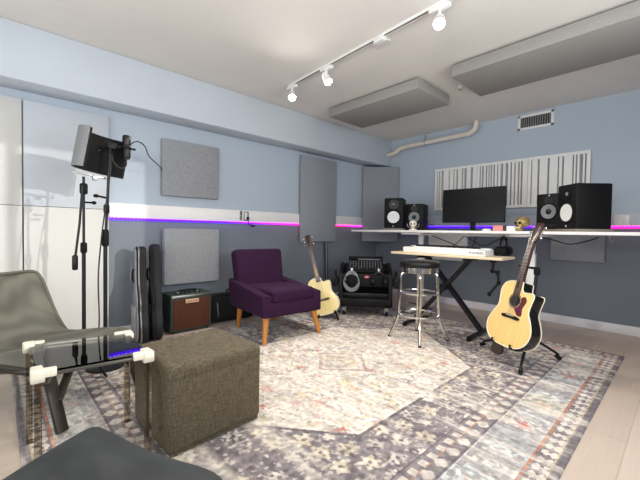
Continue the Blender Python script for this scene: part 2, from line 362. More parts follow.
# ------------------------------------------------------------------ rug
def rug():
    W, L = 1.57, 2.0; nx, ny = 430, 548
    xs = np.linspace(-W, W, nx+1); ys = np.linspace(-L, L, ny+1)
    X, Y = np.meshgrid((xs[:-1]+xs[1:])/2, (ys[:-1]+ys[1:])/2)
    def noise(sx, sy, seed, oct=3):
        r = np.random.default_rng(seed); out = np.zeros_like(X); amp = 1; tot = 0
        for o in range(oct):
            gx, gy = int(2*W/sx*2**o)+3, int(2*L/sy*2**o)+3
            g = r.random((gy, gx)); fx = (X+W)/sx*2**o; fy = (Y+L)/sy*2**o
            ix, iy = fx.astype(int), fy.astype(int); tx, ty = fx-ix, fy-iy
            tx = tx*tx*(3-2*tx); ty = ty*ty*(3-2*ty)
            ix = np.minimum(ix, gx-2); iy = np.minimum(iy, gy-2)
            out += amp*((g[iy, ix]*(1-tx)+g[iy, ix+1]*tx)*(1-ty)+(g[iy+1, ix]*(1-tx)+g[iy+1, ix+1]*tx)*ty); tot += amp; amp *= .6
        return out/tot
    U, V = np.abs(X), np.abs(Y); d = np.minimum(W-U, L-V)
    along = np.where(W-U < L-V, Y, X)
    col = np.zeros(X.shape+(3,))
    c = lambda h: np.array(lin(h))
    mauve, dmauve, cream, ice, orange, gold, rose, red = map(c, ('#8a8384', '#655e62', '#d6cdc1', '#bfc2c0', '#b97a58', '#c4b184', '#a8857e', '#b55c4a'))
    def put(mask, cc, a=1.): 
        a = np.asarray(a)*mask; a = a[..., None] if a.ndim else a
        col[:] = col*(1-a)+cc*a
    n1 = noise(.35, .12, 1); n2 = noise(.05, .04, 2); n3 = noise(.02, .02, 3, 1); n4 = noise(.6, .05, 4); n5 = noise(.09, .09, 5, 2)
    one = np.ones_like(X, bool)
    put(one, mauve)
    put(one, dmauve, np.clip((n2-.45)*4, 0, .8))
    # blocky cream rosettes of the dark ground
    def rosette(px, py, r, ox=0, oy=0):
        jx = np.floor((X+ox)/px); jy = np.floor((Y+oy)/py)
        sh = (jy % 2)*.5
        jx = np.floor((X+ox)/px+sh)
        fx = ((X+ox)/px+sh-jx-.5)*px; fy = ((Y+oy)/py-jy-.5)*py
        th = np.arctan2(fy, fx); rr = np.hypot(fx, fy); hs = (np.sin(jx*12.9898+jy*78.233)*43758.5453) % 1
        return rr < r*(1+.28*np.cos(6*th))*(.55+.6*hs), rr, hs
    R1, rr, hs = rosette(.135, .125, .045)
    put(R1 & (hs > .12) & (n3 > .22), cream, np.clip(.35+.8*(n5-.25)*1.6, .2, .85)); put(R1 & (hs > .6), gold, .3); put((rr < .012) & (hs > .3), dmauve, .8)
    R2, rr, hs2 = rosette(.07, .068, .014, .04, .03); put(R2 & (n3 > .3), cream, .5); R4, rr, hs4 = rosette(.043, .05, .012, .01, .02); put(R4 & (n5 > .5), cream, .45); R4, rr, hs4 = rosette(.06, .055, .012, .05, .01); put(R4 & (n5 < .45), dmauve, .55)
    # angular vines
    vine = np.abs(((X*6+np.round(2*np.sin(Y*9))/2) % 1)-.5) < .05
    put(vine & (n5 > .5), cream, .5)
    # borders
    fr = lambda p, o=0: ((along+o)/p) % 1
    put(d < .5, mauve); put((d < .5), dmauve, np.clip((n2-.45)*4, 0, .7))
    band = (d > .36) & (d < .49)
    put(band & (np.abs(fr(.085)-.5) < .27) & (np.abs(d-.455) < .022), cream, .75)
    put(band & (np.abs(fr(.12, .03)-.5) < .32*(1-np.abs(d-.40)/.045)) & (np.abs(d-.40) < .04), cream, .7)
    put((np.abs(d-.435) < .006) & (n3 > .25), orange, .7); put(np.abs(d-.492) < .005, dmauve, .8); put(np.abs(d-.365) < .005, dmauve, .7)
    wide = (d > .13) & (d < .36)
    put(wide, ice); put(wide, cream, np.clip((n1-.4)*3, 0, .9)); put(wide, gold, np.clip((noise(.3, .3, 9)-.62)*3, 0, .35))
    put(wide & (n4 > .56), mauve, .5); put(wide & (n2 > .62), mauve, .55); put(wide & (n2 < .33), dmauve, .35)
    f = fr(.34, .1)-.5; fl = np.hypot(f*.34, d-.245); th = np.arctan2(d-.245, f*.34)
    k = np.floor((along+.1)/.34)
    put(wide & (fl < .075*(1+.25*np.cos(8*th))) & (fl > .055) , mauve, .55)
    put(wide & (fl < .042*(1+.35*np.cos(6*th))) & (k % 3 == 0) & (n3 > .35), red, .8); put(wide & (fl < .04*(1+.35*np.cos(6*th))) & (k % 3 == 1) & (n3 > .4), orange, .5)
    put(wide & (np.abs(d-.16) < .014) & (np.abs(fr(.1)-.5) < .2), mauve, .7)
    put(wide & (np.abs(d-.335) < .012) & (np.abs(fr(.1, .05)-.5) < .25), mauve, .7)
    put((np.abs(d-.122) < .006) & (n3 > .2), orange, .75)
    put((d > .035) & (d < .112) & (np.abs(fr(.075)-.5) < .42*np.abs(np.sin((d-.035)/.077*PI*2)))& (n3 > .2), cream, .72)
    put(np.abs(d-.04) < .004, gold, .6); put(d < .03, dmauve, .6)
    # pale hexagonal field
    hx = np.maximum(U-.77, (V+.80*U-1.30)*.78)
    spur = (np.abs(V-.0) < .07*(1-(U-.77)/.1)) & (U >= .77) & (U < .87)
    field = (hx < 0) | spur
    put((hx < .022) | spur, dmauve, .75)
    put(field, cream); put(field, c('#dcd5ca'), .6*(n1 > .5)); put(field, mauve, np.clip((n4-.5)*2.2, 0, .35)*(n5 > .4))
    put(field & (n2 > .68), mauve, .55); put(field & (noise(.06, .05, 21) > .70), rose, .5); put(field & (noise(.07, .06, 22) > .69), gold, .55); put(field & (noise(.045, .03, 23) > .73), dmauve, .6)
    R3, rr, hs3 = rosette(.2, .19, .03, .02, .06); put(field & R3 & (hs3 > .45) & (n3 > .35), rose, .45); put(field & R3 & (hs3 > .8) & (n3 > .4), red, .55); put(field & R3 & (hs3 < .25) & (n3 > .4), dmauve, .4)
    for (fx, fy, s) in ((0, .75, .05), (0, -.75, .05), (.42, .3, .03), (-.42, .3, .03), (.42, -.3, .03), (-.42, -.3, .03), (.38, -.62, .04)):
        rr = np.hypot(X-fx, Y-fy); th = np.arctan2(Y-fy, X-fx); put((rr < s*(1+.4*np.cos(6*th))) & (n3 > .4), red if s == .05 else orange, .65)
    # small diamond medallion
    md = U/.26+V/.24
    put(md < 1.0, cream, .5); put((np.abs(md-1) < .06), rose, .75); put(np.abs(md-.90) < .03, dmauve, .35)
    put((md < .8) & (n5 > .55), mauve, .4); put((md < .75) & (noise(.05, .05, 31) > .6), rose, .45); put((md < .75) & (noise(.05, .05, 32) > .62), gold, .55)
    put((md > 1.05) & (md < 2.0) & field & (n5 > .6), mauve, .35)
    # wear
    put(one, cream, np.clip((noise(.5, .05, 41)-.52)*2.6, 0, .55)); put(one, mauve, np.clip((noise(.25, .03, 42)-.6)*2.5, 0, .4)*(n3 > .3))
    col *= (.74+.5*n3)[..., None]*(.88+.24*n2)[..., None]
    nvx, nvy = nx+1, ny+1
    VX, VY = np.meshgrid(xs, ys); Z = np.full(VX.shape, .009)
    Z[0, :] = Z[-1, :] = 0.0; Z[:, 0] = Z[:, -1] = 0.0
    co = np.stack([VX, VY, Z], -1).reshape(-1, 3)
    ii = (np.arange(ny)[:, None]*nvx+np.arange(nx)[None, :]).reshape(-1)
    fc = np.stack([ii, ii+1, ii+1+nvx, ii+nvx], -1)
    me = bpy.data.meshes.new('rug'); me.vertices.add(len(co)); me.vertices.foreach_set('co', co.ravel())
    me.loops.add(fc.size); me.loops.foreach_set('vertex_index', fc.ravel().astype(np.int32))
    me.polygons.add(len(fc)); me.polygons.foreach_set('loop_start', (np.arange(len(fc))*4).astype(np.int32))
    me.update(calc_edges=True)
    at = me.attributes.new('weave', 'FLOAT_COLOR', 'FACE')
    at.data.foreach_set('color', np.concatenate([np.clip(col, 0, 1), np.ones(X.shape+(1,))], -1).reshape(-1).astype(np.float32))
    m = mat('distressed_wool', '#8a8288', .95, var=0, spec=.1); nt = m.node_tree; N = nt.nodes; Lk = nt.links; p = N['Principled BSDF']
    a = N.new('ShaderNodeAttribute'); a.attribute_name = 'weave'
    tc = N.new('ShaderNodeTexCoord'); n = N.new('ShaderNodeTexNoise'); n.inputs['Scale'].default_value = 260; n.inputs['Detail'].default_value = 2
    Lk.new(tc.outputs['Object'], n.inputs['Vector']); mr = N.new('ShaderNodeMapRange'); mr.inputs[3].default_value = .82; mr.inputs[4].default_value = 1.14; Lk.new(n.outputs['Fac'], mr.inputs[0])
    v = N.new('ShaderNodeVectorMath'); v.operation = 'SCALE'; Lk.new(a.outputs['Color'], v.inputs[0]); Lk.new(mr.outputs[0], v.inputs['Scale']); Lk.new(v.outputs[0], p.inputs['Base Color'])
    bp = N.new('ShaderNodeBump'); bp.inputs['Strength'].default_value = .25; bp.inputs['Distance'].default_value = .003; Lk.new(n.outputs['Fac'], bp.inputs['Height']); Lk.new(bp.outputs['Normal'], p.inputs['Normal'])
    o = link('area_rug', me, m); o.location = (-1.93, 2.08, .001)
    tag(o, 'large distressed grey and cream oriental rug with pale hexagon field on the floor', 'rug')
rug()
RZ0 = .010

# ------------------------------------------------------------------ acoustic panels
def panel(c, size, label, m='grey_fabric', rot=None, group=None, name='sound_absorber'):
    b = MB(); b.box((0, 0, 0), size, bev=.008, seg=2)
    o = obj(name, b, m); o.location = c
    if rot: o.rotation_euler = rot
    return tag(o, label, 'acoustic panel', group)
panel((XW+.03, 1.605, 1.735), (.06, .64, .60), 'square grey fabric acoustic panel above the white band, right of the microphone')
panel((XW+.06, 1.605, .785), (.08, .62, .60), 'square grey fabric acoustic panel below the white band, above the guitar amplifier')
panel((XW+.055, 3.535, 1.545), (.05, .71, 1.24), 'tall grey acoustic panel on the left wall crossing the white band above the pale guitar', 'grey_fabric_dark')
panel((-3.62, 4.80, 1.555), (.06, .61, 1.27), 'tall grey acoustic panel set across the room corner behind the left speakers', 'grey_fabric_dark', (0, 0, math.radians(-45)))
panel((-2.50, YB-.03, .89), (.61, .06, .44), 'pale grey wall panel under the desk behind the keyboard', 'white', name='wall_panel')
panel((-.90, YB-.03, .95), (.52, .06, .36), 'grey wall panel under the desk right of the leaning guitar neck', 'grey_fabric_dark', name='wall_panel')
for x0, x1, lab in ((-3.175, -1.90, 'grey fabric ceiling panel nearer the room corner, left of the other one'), (-1.555, .30, 'long grey fabric ceiling panel at top right, cut off by the frame edge')):
    t = thing('ceiling_panel', lab, 'ceiling panel', ((x0+x1)/2, 3.43, 2.53), 0, None)
    b = MB(); b.box((0, 0, .053), (x1-x0, .66, .106), bev=.008); obj('panel_body', b, 'cloud_fabric', t)
    for sx in (-1, 1):
        for sy in (-1, 1):
            b = MB(); b.tube([(sx*(x1-x0)*.4, sy*.25, .10), (sx*(x1-x0)*.4, sy*.25, ZC-2.53)], .012); obj('hanger', b, 'steel', t)

# ------------------------------------------------------------------ slatted diffuser, three units
def diffuser(x0, w, seed, label):
    r = random.Random(seed); h = .632
    t = thing('slatted_diffuser', label, 'acoustic diffuser', (x0+w/2, YB, 1.43), 0, 'white slatted diffusers above the desk')
    b = MB(); b.box((0, -.012, h/2), (w-.02, .02, h-.02)); obj('backing', b, 'slot', t)
    b = MB(); f = .035
    b.box((0, -.03, f/2), (w-.004, .05, f)); b.box((0, -.03, h-f/2), (w-.004, .05, f))
    for s in (-1, 1): b.box((s*(w/2-f/2-.002), -.03, h/2), (f, .05, h-2*f))
    obj('frame', b, 'white', t)
    b = MB(); x = -w/2+f+.014
    while x < w/2-f-.02:
        sw = r.choice([.014, .018, .022, .03, .06, .085]); sw = min(sw, w/2-f-x)
        b.box((x+sw/2, -.031, h/2), (sw, .044, h-2*f)); x += sw+r.choice([.014, .018, .022, .032])
    obj('slats', b, 'white', t)
diffuser(-2.722, .645, 3, 'white slatted wood diffuser left of the three, partly behind the monitor')
diffuser(-2.077, .641, 8, 'white slatted wood diffuser in the middle of the three, above the monitor right end')
diffuser(-1.436, .641, 5, 'white slatted wood diffuser at right of the three, behind the right speakers')

# air vent
t = thing('air_vent', 'white louvred air vent high on the back wall', 'vent', (-1.38, YB, 2.53))
b = MB()
w, h = .40, .19
for s in (-1, 1):
    b.box((0, -.008, s*(h/2-.015)), (w, .016, .03), bev=.003); b.box((s*(w/2-.015), -.008, 0), (.03, .016, h), bev=.003)
obj('frame', b, 'white', t)
b = MB(); b.box((0, -.003, 0), (w-.04, .004, h-.04)); obj('duct', b, 'vent_dark', t)
b = MB()
for i in range(13): b.box((-w/2+.045+i*.026, -.009, 0), (.008, .012, h-.06), rot=(0, 0, .5))
obj('louvres', b, 'steel', t)

# conduit under the ceiling
t = thing('ceiling_pipe', 'ivory pipe running under the ceiling along the back wall', 'pipe', (0, 0, 0))
pp = [(-3.60, 4.93, 2.405), (-3.50, 4.93, 2.41), (-3.44, 4.93, 2.42), (-3.34, 4.93, 2.475), (-3.27, 4.93, 2.487), (-2.9, 4.93, 2.492), (-2.25, 4.93, 2.50), (-2.17, 4.93, 2.51), (-2.11, 4.93, 2.545), (-2.09, 4.93, 2.60), (-2.09, 4.93, ZC)]
b = MB(); b.tube(spline(pp, 5), .036, 14); obj('pipe', b, 'pvc', t)
b = MB(); b.torus((-2.87, 4.93, 2.495), .040, .006, (0, PI/2, 0)); b.tube([(-2.87, 4.93, 2.53), (-2.87, 4.93, ZC)], .009); obj('hanger', b, 'steel', t)
for x, z, a in ((-3.40, 2.435, -.5), (-3.29, 2.484, -.15), (-2.22, 2.50, 0)):
    b = MB(); b.lathe([(.036, -.02), (.040, -.02), (.040, .02), (.036, .02)], T((x, 4.93, z)) @ RY(PI/2+a), 16)
    obj('coupling', b, 'pvc', t)
# sprinkler
t = thing('sprinkler_head', 'small brass sprinkler head on the ceiling between the two grey panels', 'sprinkler', (-1.72, 3.64, ZC))
b = MB(); b.lathe([(.03, 0), (.028, -.01), (.012, -.014), (.012, -.03)], n=16); obj('escutcheon', b, 'white', t)
b = MB(); b.lathe([(.004, -.03), (.018, -.034), (.018, -.037), (0, -.037)], n=12); obj('deflector', b, 'gold', t)

# ------------------------------------------------------------------ track lights
def TYF(x): return 2.33-.06*(x+2.95)
TY = TYF(0)
t = thing('light_track', 'white ceiling track rail carrying the spotlights', 'track light rail', (0, TY, ZC), math.atan(-.06))
b = MB(); b.box((-1.95, 0, -.012), (2.12, .036, .024), bev=.003); obj('rail', b, 'white', t)
b = MB(); b.box((-1.95, -.010, -.026), (2.08, .008, .004)); obj('conductor_slot', b, 'vent_dark', t)
b = MB(); b.box((-1.74, 0, -.03), (.10, .05, .05), bev=.005); b.box((-1.80, .05, -.008), (.16, .13, .016), bev=.006); obj('feed_box', b, 'white', t)
def spot_head(x, tilt, spin, label, on, power, target, size=110):
    TY = TYF(x)
    t = thing('track_spotlight', label, 'spotlight', (x, TY, ZC-.025), 0, 'spotlights on the ceiling track')
    b = MB(); b.box((0, 0, -.014), (.15, .042, .028), bev=.005); obj('adapter', b, 'white', t)
    b = MB(); b.tube([(0, 0, -.028), (0, 0, -.055)], .010); b.box((0, 0, -.07), (.014, .03, .04), bev=.003); obj('stem', b, 'white', t)
    D = (Vector(target)-Vector((x, TY, ZC-.122))).normalized()
    q = D.to_track_quat('Z', 'Y').to_matrix().to_4x4(); m = T((0, 0, -.097)) @ q
    b = MB(); b.lathe([(.020, -.05), (.030, -.045), (.034, -.02), (.040, .05), (.042, .055), (.038, .055), (.036, .03), (.01, .02)], m, 20); obj('lamp_body', b, 'white', t)
    b = MB(); b.lathe([(.0375, .048), (.02, .052), (0, .053)], m, 20); obj('lens', b, 'glow', t)
    l = bpy.data.lights.new('spot_lamp', 'SPOT'); l.energy = power; l.spot_size = math.radians(size); l.spot_blend = .6; l.shadow_soft_size = .035; l.color = (1, .93, .84)
    lo = bpy.data.objects.new('spot_lamp', l); C.objects.link(lo); lo.location = Vector((x, TY, ZC-.122))+D*.075; lo.rotation_euler = D.to_track_quat('-Z', 'Y').to_euler()
spot_head(-2.95, 0, 0, 'white track spotlight at the far left end of the ceiling rail, glowing', 1, 78, (-1.2, 1.0, 0), 145)
spot_head(-2.39, 0, 0, 'white track spotlight second from the left on the ceiling rail, aimed sideways', 1, 78, (-1.0, 2.5, 0), 140)
spot_head(-1.21, 0, 0, 'white track spotlight at the right end of the ceiling rail, brightest glare', 1, 78, (-.5, .8, .6), 155)

# ------------------------------------------------------------------ wall outlets
def outlet(loc, rot, label, plug=False, gang=1):
    t = thing('wall_outlet', label, 'electrical outlet', loc, rot)
    w = .075 if gang == 1 else .13
    b = MB(); b.box((0, -.004, 0), (w, .008, .115), bev=.002); obj('cover_plate', b, 'steel' if gang == 1 else 'white', t)
    b = MB()
    for k in range(gang):
        b = MB(); b.box(((k-(gang-1)/2)*.055, -.009, 0), (.034, .006, .088), bev=.004); obj('socket', b, 'white', t)
    return t
outlet((XW+.028, 2.31, 1.256), PI/2, 'duplex outlet with a plugged-in cord on the white band left wall')
t = thing('wall_switch', 'narrow dark slot switch on the white band left of the plugged outlet', 'switch', (XW+.028, 2.235, 1.262), PI/2)
b = MB(); b.box((0, -.004, 0), (.03, .008, .12), bev=.002); obj('bezel', b, 'steel', t)
b = MB(); b.box((0, -.009, .028), (.016, .006, .045), bev=.002); b.box((0, -.009, -.03), (.012, .006, .04), bev=.002); obj('rocker', b, 'black', t)
b = MB(); b.box((XW+.05, 2.325, 1.232), (.03, .03, .03), bev=.006)
b.tube(spline([(XW+.06, 2.325, 1.22), (XW+.065, 2.33, 1.17), (XW+.06, 2.355, 1.145), (XW+.055, 2.39, 1.135)], 5), .006)
b.ell((XW+.055, 2.40, 1.135), (.014, .035, .012))
tag(obj('power_cord', b, 'cable'), 'short black cord plugged into the left wall outlet', 'cord')
outlet((-.51, YB-.028, 1.25), 0, 'white two-gang outlet on the back wall at the right edge of the photo', gang=2)

# ------------------------------------------------------------------ desk
DZ = 1.112; DY0, DY1 = 3.90, 4.68
t = thing('standing_desk', 'long white standing desk along the back wall', 'desk', (-1.6, (DY0+DY1)/2, RZ0))
b = MB(); b.box((-.01, 0, DZ-.015-RZ0), (3.72, DY1-DY0, .030), bev=.004); obj('desktop', b, 'desk', t)
for x, z0 in ((-2.59+.075, .0), (-1.17, 0.0)):
    b = MB(); b.box((x+1.6, -.02, .47), (.082, .06, .78), bev=.006)
    b.box((x+1.6, -.02, .90), (.062, .045, .36), bev=.004); obj('leg', b, 'desk', t)
    b = MB(); b.box((x+1.6, -.0, .04), (.085, .66, .04), bev=.008); obj('foot', b, 'desk', t)
    b = MB(); b.box((x+1.6+.02, -.02, DZ-.045-RZ0), (.28, .62, .022), bev=.004); obj('mounting_plate', b, 'desk', t)
b = MB(); b.box((-.24, -.02, DZ-.05-RZ0), (1.45, .05, .03)); obj('crossbar', b, 'desk', t)

# monitor
t = thing('computer_monitor', 'large black computer monitor standing on the white desk', 'monitor', (-1.855, 4.34, DZ-.012), math.radians(4))
b = MB(); b.box((0, 0, .33), (.755, .03, .43), rot=(math.radians(-2), 0, 0), bev=.005); b.box((0, .03, .33), (.4, .04, .25), bev=.015); obj('housing', b, 'black', t)
b = MB(); b.box((0, -.0145, .333), (.735, .004, .404), rot=(math.radians(-2), 0, 0)); obj('screen', b, 'screen', t)
b = MB(); b.box((0, -.009, .122), (.75, .016, .014), bev=.002); obj('lower_bezel', b, 'steel', t)
b = MB(); b.box((0, -.018, .122), (.02, .003, .006)); obj('badge', b, 'white', t)
b = MB(); b.box((0, .03, .08), (.06, .03, .16), bev=.004); obj('stand_neck', b, 'black', t)
b = MB(); b.box((0, .02, .018), (.26, .18, .012), bev=.005); obj('stand_base', b, 'black', t)

# speakers
def speaker_big(loc, rot, label):
    w, d, h = .262, .33, .425
    t = thing('studio_speaker', label, 'speaker', loc, rot, 'black white-cone studio speakers')
    b = MB(); b.box((0, d/2, h/2), (w, d, h), bev=.012); obj('cabinet', b, 'black', t)
    b = MB(); m = T((0, 0, .155)) @ RX(PI/2)
    b.lathe([(.112, -.002), (.112, .006), (.102, .010), (.096, .006)], m, 32, cap=False); obj('woofer_ring', b, 'rubber', t)
    b = MB(); b.lathe([(.088, .004), (.055, .0015), (.036, .001), (.034, .003), (.02, .006), (0, .007)], m, 32); obj('woofer_cone', b, 'cone', t)
    b = MB(); b.lathe([(.096, .006), (.092, .011), (.084, .004)], m, 32, cap=False); obj('woofer_surround', b, 'rubber', t)
    b = MB(); m = T((0, 0, .335)) @ RX(PI/2)
    b.lathe([(.068, -.001), (.068, .006), (.060, .008), (.030, .002), (.018, .001)], m, 28, cap=False); obj('tweeter_horn', b, 'vinyl', t)
    b = MB(); b.lathe([(.018, .001), (.013, .008), (0, .010)], m, 18); obj('tweeter_dome', b, 'greycone', t)
    b = MB(); m = T((0, 0, .026)) @ RX(PI/2)
    b.torus((0, -.001, .026), .0095, .0012, (PI/2, 0, 0), 20, 6)
    for a in range(3): b.tube([(0, -.001, .026), (.009*math.sin(a*2*PI/3), -.001, .026+.009*math.cos(a*2*PI/3))], .0011, 6)
    obj('emblem', b, 'white', t)
    return t
def speaker_small(loc, rot, label):
    w, d, h = .255, .28, .375
    t = thing('studio_speaker', label, 'speaker', loc, rot, 'black grey-cone studio speakers')
    b = MB(); b.box((0, d/2, h/2), (w, d, h), bev=.012); obj('cabinet', b, 'black', t)
    m = T((0, 0, .185)) @ RX(PI/2)
    b = MB(); b.lathe([(.090, -.002), (.090, .005), (.082, .008), (.074, .004)], m, 32, cap=False); obj('woofer_ring', b, 'rubber', t)
    b = MB(); b.lathe([(.076, .006), (.045, .002), (.030, .001)], m, 32, cap=False); obj('woofer_cone', b, 'greycone', t)
    b = MB(); b.lathe([(.031, -.002), (.02, .003), (0, .006)], m, 20); obj('dust_cap', b, 'vinyl', t)
    b = MB(); b.lathe([(.045, .0), (.045, .003), (.02, .001), (0, .003)], T((0, 0, .31)) @ RX(PI/2), 24); obj('tweeter', b, 'vinyl', t)
    b = MB(); b.box((0, -.002, .352), (.014, .003, .012), bev=.001); obj('emblem', b, 'steel', t)
    b = MB(); b.box((0, -.001, .035), (.15, .003, .03), bev=.0014); obj('bass_port', b, 'dark', t)
    return t
def pad(loc, size, rot, label):
    b = MB(); b.box((0, 0, size[2]/2), size, bev=.004); b.box((0, 0, size[2]-.003), (size[0]*.92, size[1]*.92, .006))
    o = obj('isolation_pad', b, 'pad'); o.location = loc; o.rotation_euler = (0, 0, rot); tag(o, label, 'speaker pad')
aL = math.radians(26)
speaker_big((-2.86, 4.10, DZ+.028), aL, 'white-cone black studio speaker at the far left end of the desk')
pad((-2.86-.165*math.sin(aL), 4.10+.165*math.cos(aL), DZ), (.29, .36, .027), aL, 'grey-brown foam pad under the left white-cone speaker')
speaker_small((-2.665, 4.32, DZ+.001), math.radians(16), 'grey-cone black studio speaker left of the monitor, beside a white-cone one')
aR = math.radians(-44)
speaker_big((-.815, 4.02, DZ+.028), aR, 'white-cone black studio speaker at the right end of the desk')
pad((-.815-.165*math.sin(aR), 4.02+.165*math.cos(aR), DZ), (.29, .36, .027), aR, 'grey-brown foam pad under the right white-cone speaker')
speaker_small((-1.025, 4.28, DZ+.028), math.radians(-14), 'grey-cone black studio speaker right of the monitor, behind the guitar headstock')
pad((-1.025+.034, 4.28+.136, DZ), (.26, .28, .027), math.radians(-14), 'foam pad under the grey-cone speaker right of the monitor')

# desk trinkets
def skull(loc, rot, s, m, label):
    t = thing('skull_figurine', label, 'figurine', loc, rot)
    b = MB(); b.ell((0, .01*s, .085*s), (.055*s, .068*s, .055*s), n=20); b.box((0, -.03*s, .05*s), (.062*s, .05*s, .05*s), bev=.015*s, seg=3); obj('cranium', b, m, t, 60)
    b = MB(); b.box((0, -.032*s, .018*s), (.05*s, .045*s, .03*s), bev=.01*s, seg=3); obj('jaw', b, m, t, 60)
    b = MB()
    for q in (-1, 1): b.ell((q*.022*s, -.052*s, .078*s), (.015*s, .010*s, .015*s), n=12)
    b.ell((0, -.056*s, .052*s), (.008*s, .006*s, .010*s), n=10); obj('eye_socket', b, 'dark', t)
    b = MB()
    for i in range(5): b.box(((i-2)*.010*s, -.056*s, .034*s), (.008*s, .006*s, .012*s), bev=.002*s)
    obj('teeth', b, 'bone', t)
skull((-1.19, 3.99, DZ+.0), math.radians(-25), 1.1, 'gold', 'antique gold skull figurine on the desk right of the small boxes')
t = thing('white_figurine', 'small white round-headed figurine on the desk before the left speakers', 'figurine', (-2.48, 4.0, DZ), math.radians(25))
b = MB(); b.lathe([(.05, 0), (.05, .012), (.03, .018), (.018, .03), (.015, .05), (0, .05)], n=18); obj('base', b, 'bone', t)
b = MB(); b.ell((0, 0, .085), (.048, .05, .046), n=18); b.box((0, -.034, .062), (.045, .03, .03), bev=.01); obj('head', b, 'bone', t, 60)
b = MB()
for q in (-1, 1): b.ell((q*.018, -.046, .082), (.011, .007, .010), n=10)
obj('eye_socket', b, 'dark', t)
b = MB()
for q in (-1, 1): b.tube([(q*.02, 0, .03), (q*.07, -.01, .05), (q*.075, -.01, .085)], .005)
obj('arm', b, 'steel', t)
t = thing('eyeglasses', 'black wire-framed eyeglasses standing on the desk left of the monitor', 'eyeglasses', (-2.30, 4.06, DZ), math.radians(20))
b = MB()
for q in (-1, 1): b.torus((q*.042, 0, .04), .034, .004, (PI/2, 0, 0))
b.tube([(-.01, 0, .045), (.01, 0, .045)], .004); obj('frame', b, 'black', t)
for q in (-1, 1):
    b = MB(); b.tube(spline([(q*.076, 0, .045), (q*.08, .08, .045), (q*.078, .13, .02)], 4), .003); obj('temple', b, 'black', t)
def small_box(loc, size, m, label, lid):
    t = thing('small_box', label, 'box', loc, math.radians(6))
    b = MB(); b.box((0, 0, size[2]*.4), (size[0], size[1], size[2]*.8), bev=.003); obj('body', b, m, t)
    b = MB(); b.box((0, 0, size[2]*.9), (size[0]+.004, size[1]+.004, size[2]*.2), bev=.002); obj('lid', b, lid, t)
small_box((-1.42, 4.0, DZ), (.10, .08, .06), 'pink', 'small pink box on the desk under the monitor right corner', 'pink')
b = MB(); b.box((0, 0, .03), (.028, .07, .06), bev=.003); b.box((0, -.036, .03), (.018, .003, .04)); o = obj('cassette_case', b, 'leather'); o.location = (-1.352, 4.0, DZ); tag(o, 'slim dark red-brown case between the pink and white boxes', 'case')
small_box((-1.283, 4.0, DZ), (.095, .08, .052), 'white', 'small white box on the desk beside the gold skull', 'white')
t = thing('computer_mouse', 'small white mouse on the desk under the monitor', 'mouse', (-1.54, 3.98, DZ), 0)
b = MB(); b.ell((0, 0, .008), (.05, .03, .018), n=16); obj('shell', b, 'white', t)
b = MB(); b.ell((.03, 0, .024), (.008, .004, .004), n=8); obj('wheel', b, 'steel', t)

# ------------------------------------------------------------------ keyboard table and keyboard
BZ = .85
t = thing('keyboard_stand', 'black X-shaped keyboard stand with a pale wooden board on top', 'keyboard stand', (-1.835, 3.68, RZ0))
b = MB(); b.box((0, 0, BZ-.0125-RZ0), (1.262, .36, .025), bev=.003); obj('board', b, 'birch', t)
hx = .37
for q, oy in ((1, -.03), (-1, .03)):
    for k in (0, 1):
        b = MB(); y = oy+(.02 if k else -.02)
        p0 = Vector((-q*hx, y*1.4+(.12 if k else -.12)*0, .05)); p1 = Vector((q*hx*.72, y*1.4, BZ-.05-RZ0)); dd = p1-p0
        b.box((p0+p1)/2, (.028, .028, dd.length), rot=dd.to_track_quat('Z', 'Y').to_matrix()); obj('brace', b, 'black_metal', t)
b = MB(); b.lathe([(.045, -.06), (.05, -.055), (.05, .055), (.045, .06)], T((-.06, 0, .46)) @ RX(PI/2), 18); obj('hub', b, 'black_metal', t)
for q in (-1, 1):
    b = MB(); b.box((q*hx, -.02, .033), (.032, .48, .032), bev=.004); obj('foot', b, 'black_metal', t)
    b = MB()
    for s in (-1, 1):
        b = MB(); b.box((q*hx, -.02+s*.23, .02), (.042, .05, .04), bev=.008); obj('rubber_foot', b, 'rubber', t)
    b = MB(); b.box((q*hx*.72, -.0, BZ-.042-RZ0), (.04, .34, .03), bev=.004); obj('top_bar', b, 'black_metal', t)
t = thing('music_keyboard', 'white music keyboard lying on the wooden board', 'keyboard', (-1.855, 3.66, BZ), 0)
kw, kd, kh = .95, .22, .062
b = MB(); b.box((0, 0, kh/2), (kw, kd, kh), bev=.006); b.box((0, .075, kh+.006), (kw-.02, .06, .016), bev=.004); obj('case', b, 'white', t)
b = MB(); nk = 36
for i in range(nk): b.box((-.43+(i+.5)*.0212+.07, -.025, kh+.004), (.0202, .125, .012), bev=.0015, seg=1)
o = obj('white_keys', b, 'white', t)
b = MB()
for i in range(nk-1):
    if i % 7 not in (2, 6): b.box((-.43+(i+1)*.0212+.07, .0, kh+.019), (.0135, .078, .026), bev=.002, seg=1)
obj('black_keys', b, 'key_black', t)
b = MB(); b.lathe([(.014, 0), (.013, .01), (0, .01)], T((-.42, .03, kh))); b.box((-.40, -.03, kh+.004), (.02, .05, .016), bev=.004); obj('controls', b, 'greycone', t)
cu = bpy.data.curves.new('logo', 'FONT'); cu.body = 'M-AUDIO'; cu.size = .034; cu.extrude = .0008; cu.align_x = 'CENTER'; cu.align_y = 'CENTER'
tmp = bpy.data.objects.new('tmp', cu); C.objects.link(tmp)
dg = bpy.context.evaluated_depsgraph_get(); me = bpy.data.meshes.new_from_object(tmp.evaluated_get(dg)); bpy.data.objects.remove(tmp)
me.transform(T((.385, -kd/2-.001, .032)) @ RX(PI/2)); me.materials.clear(); me.name = 'logo_lettering'; link('logo_lettering', me, 'letter', t)

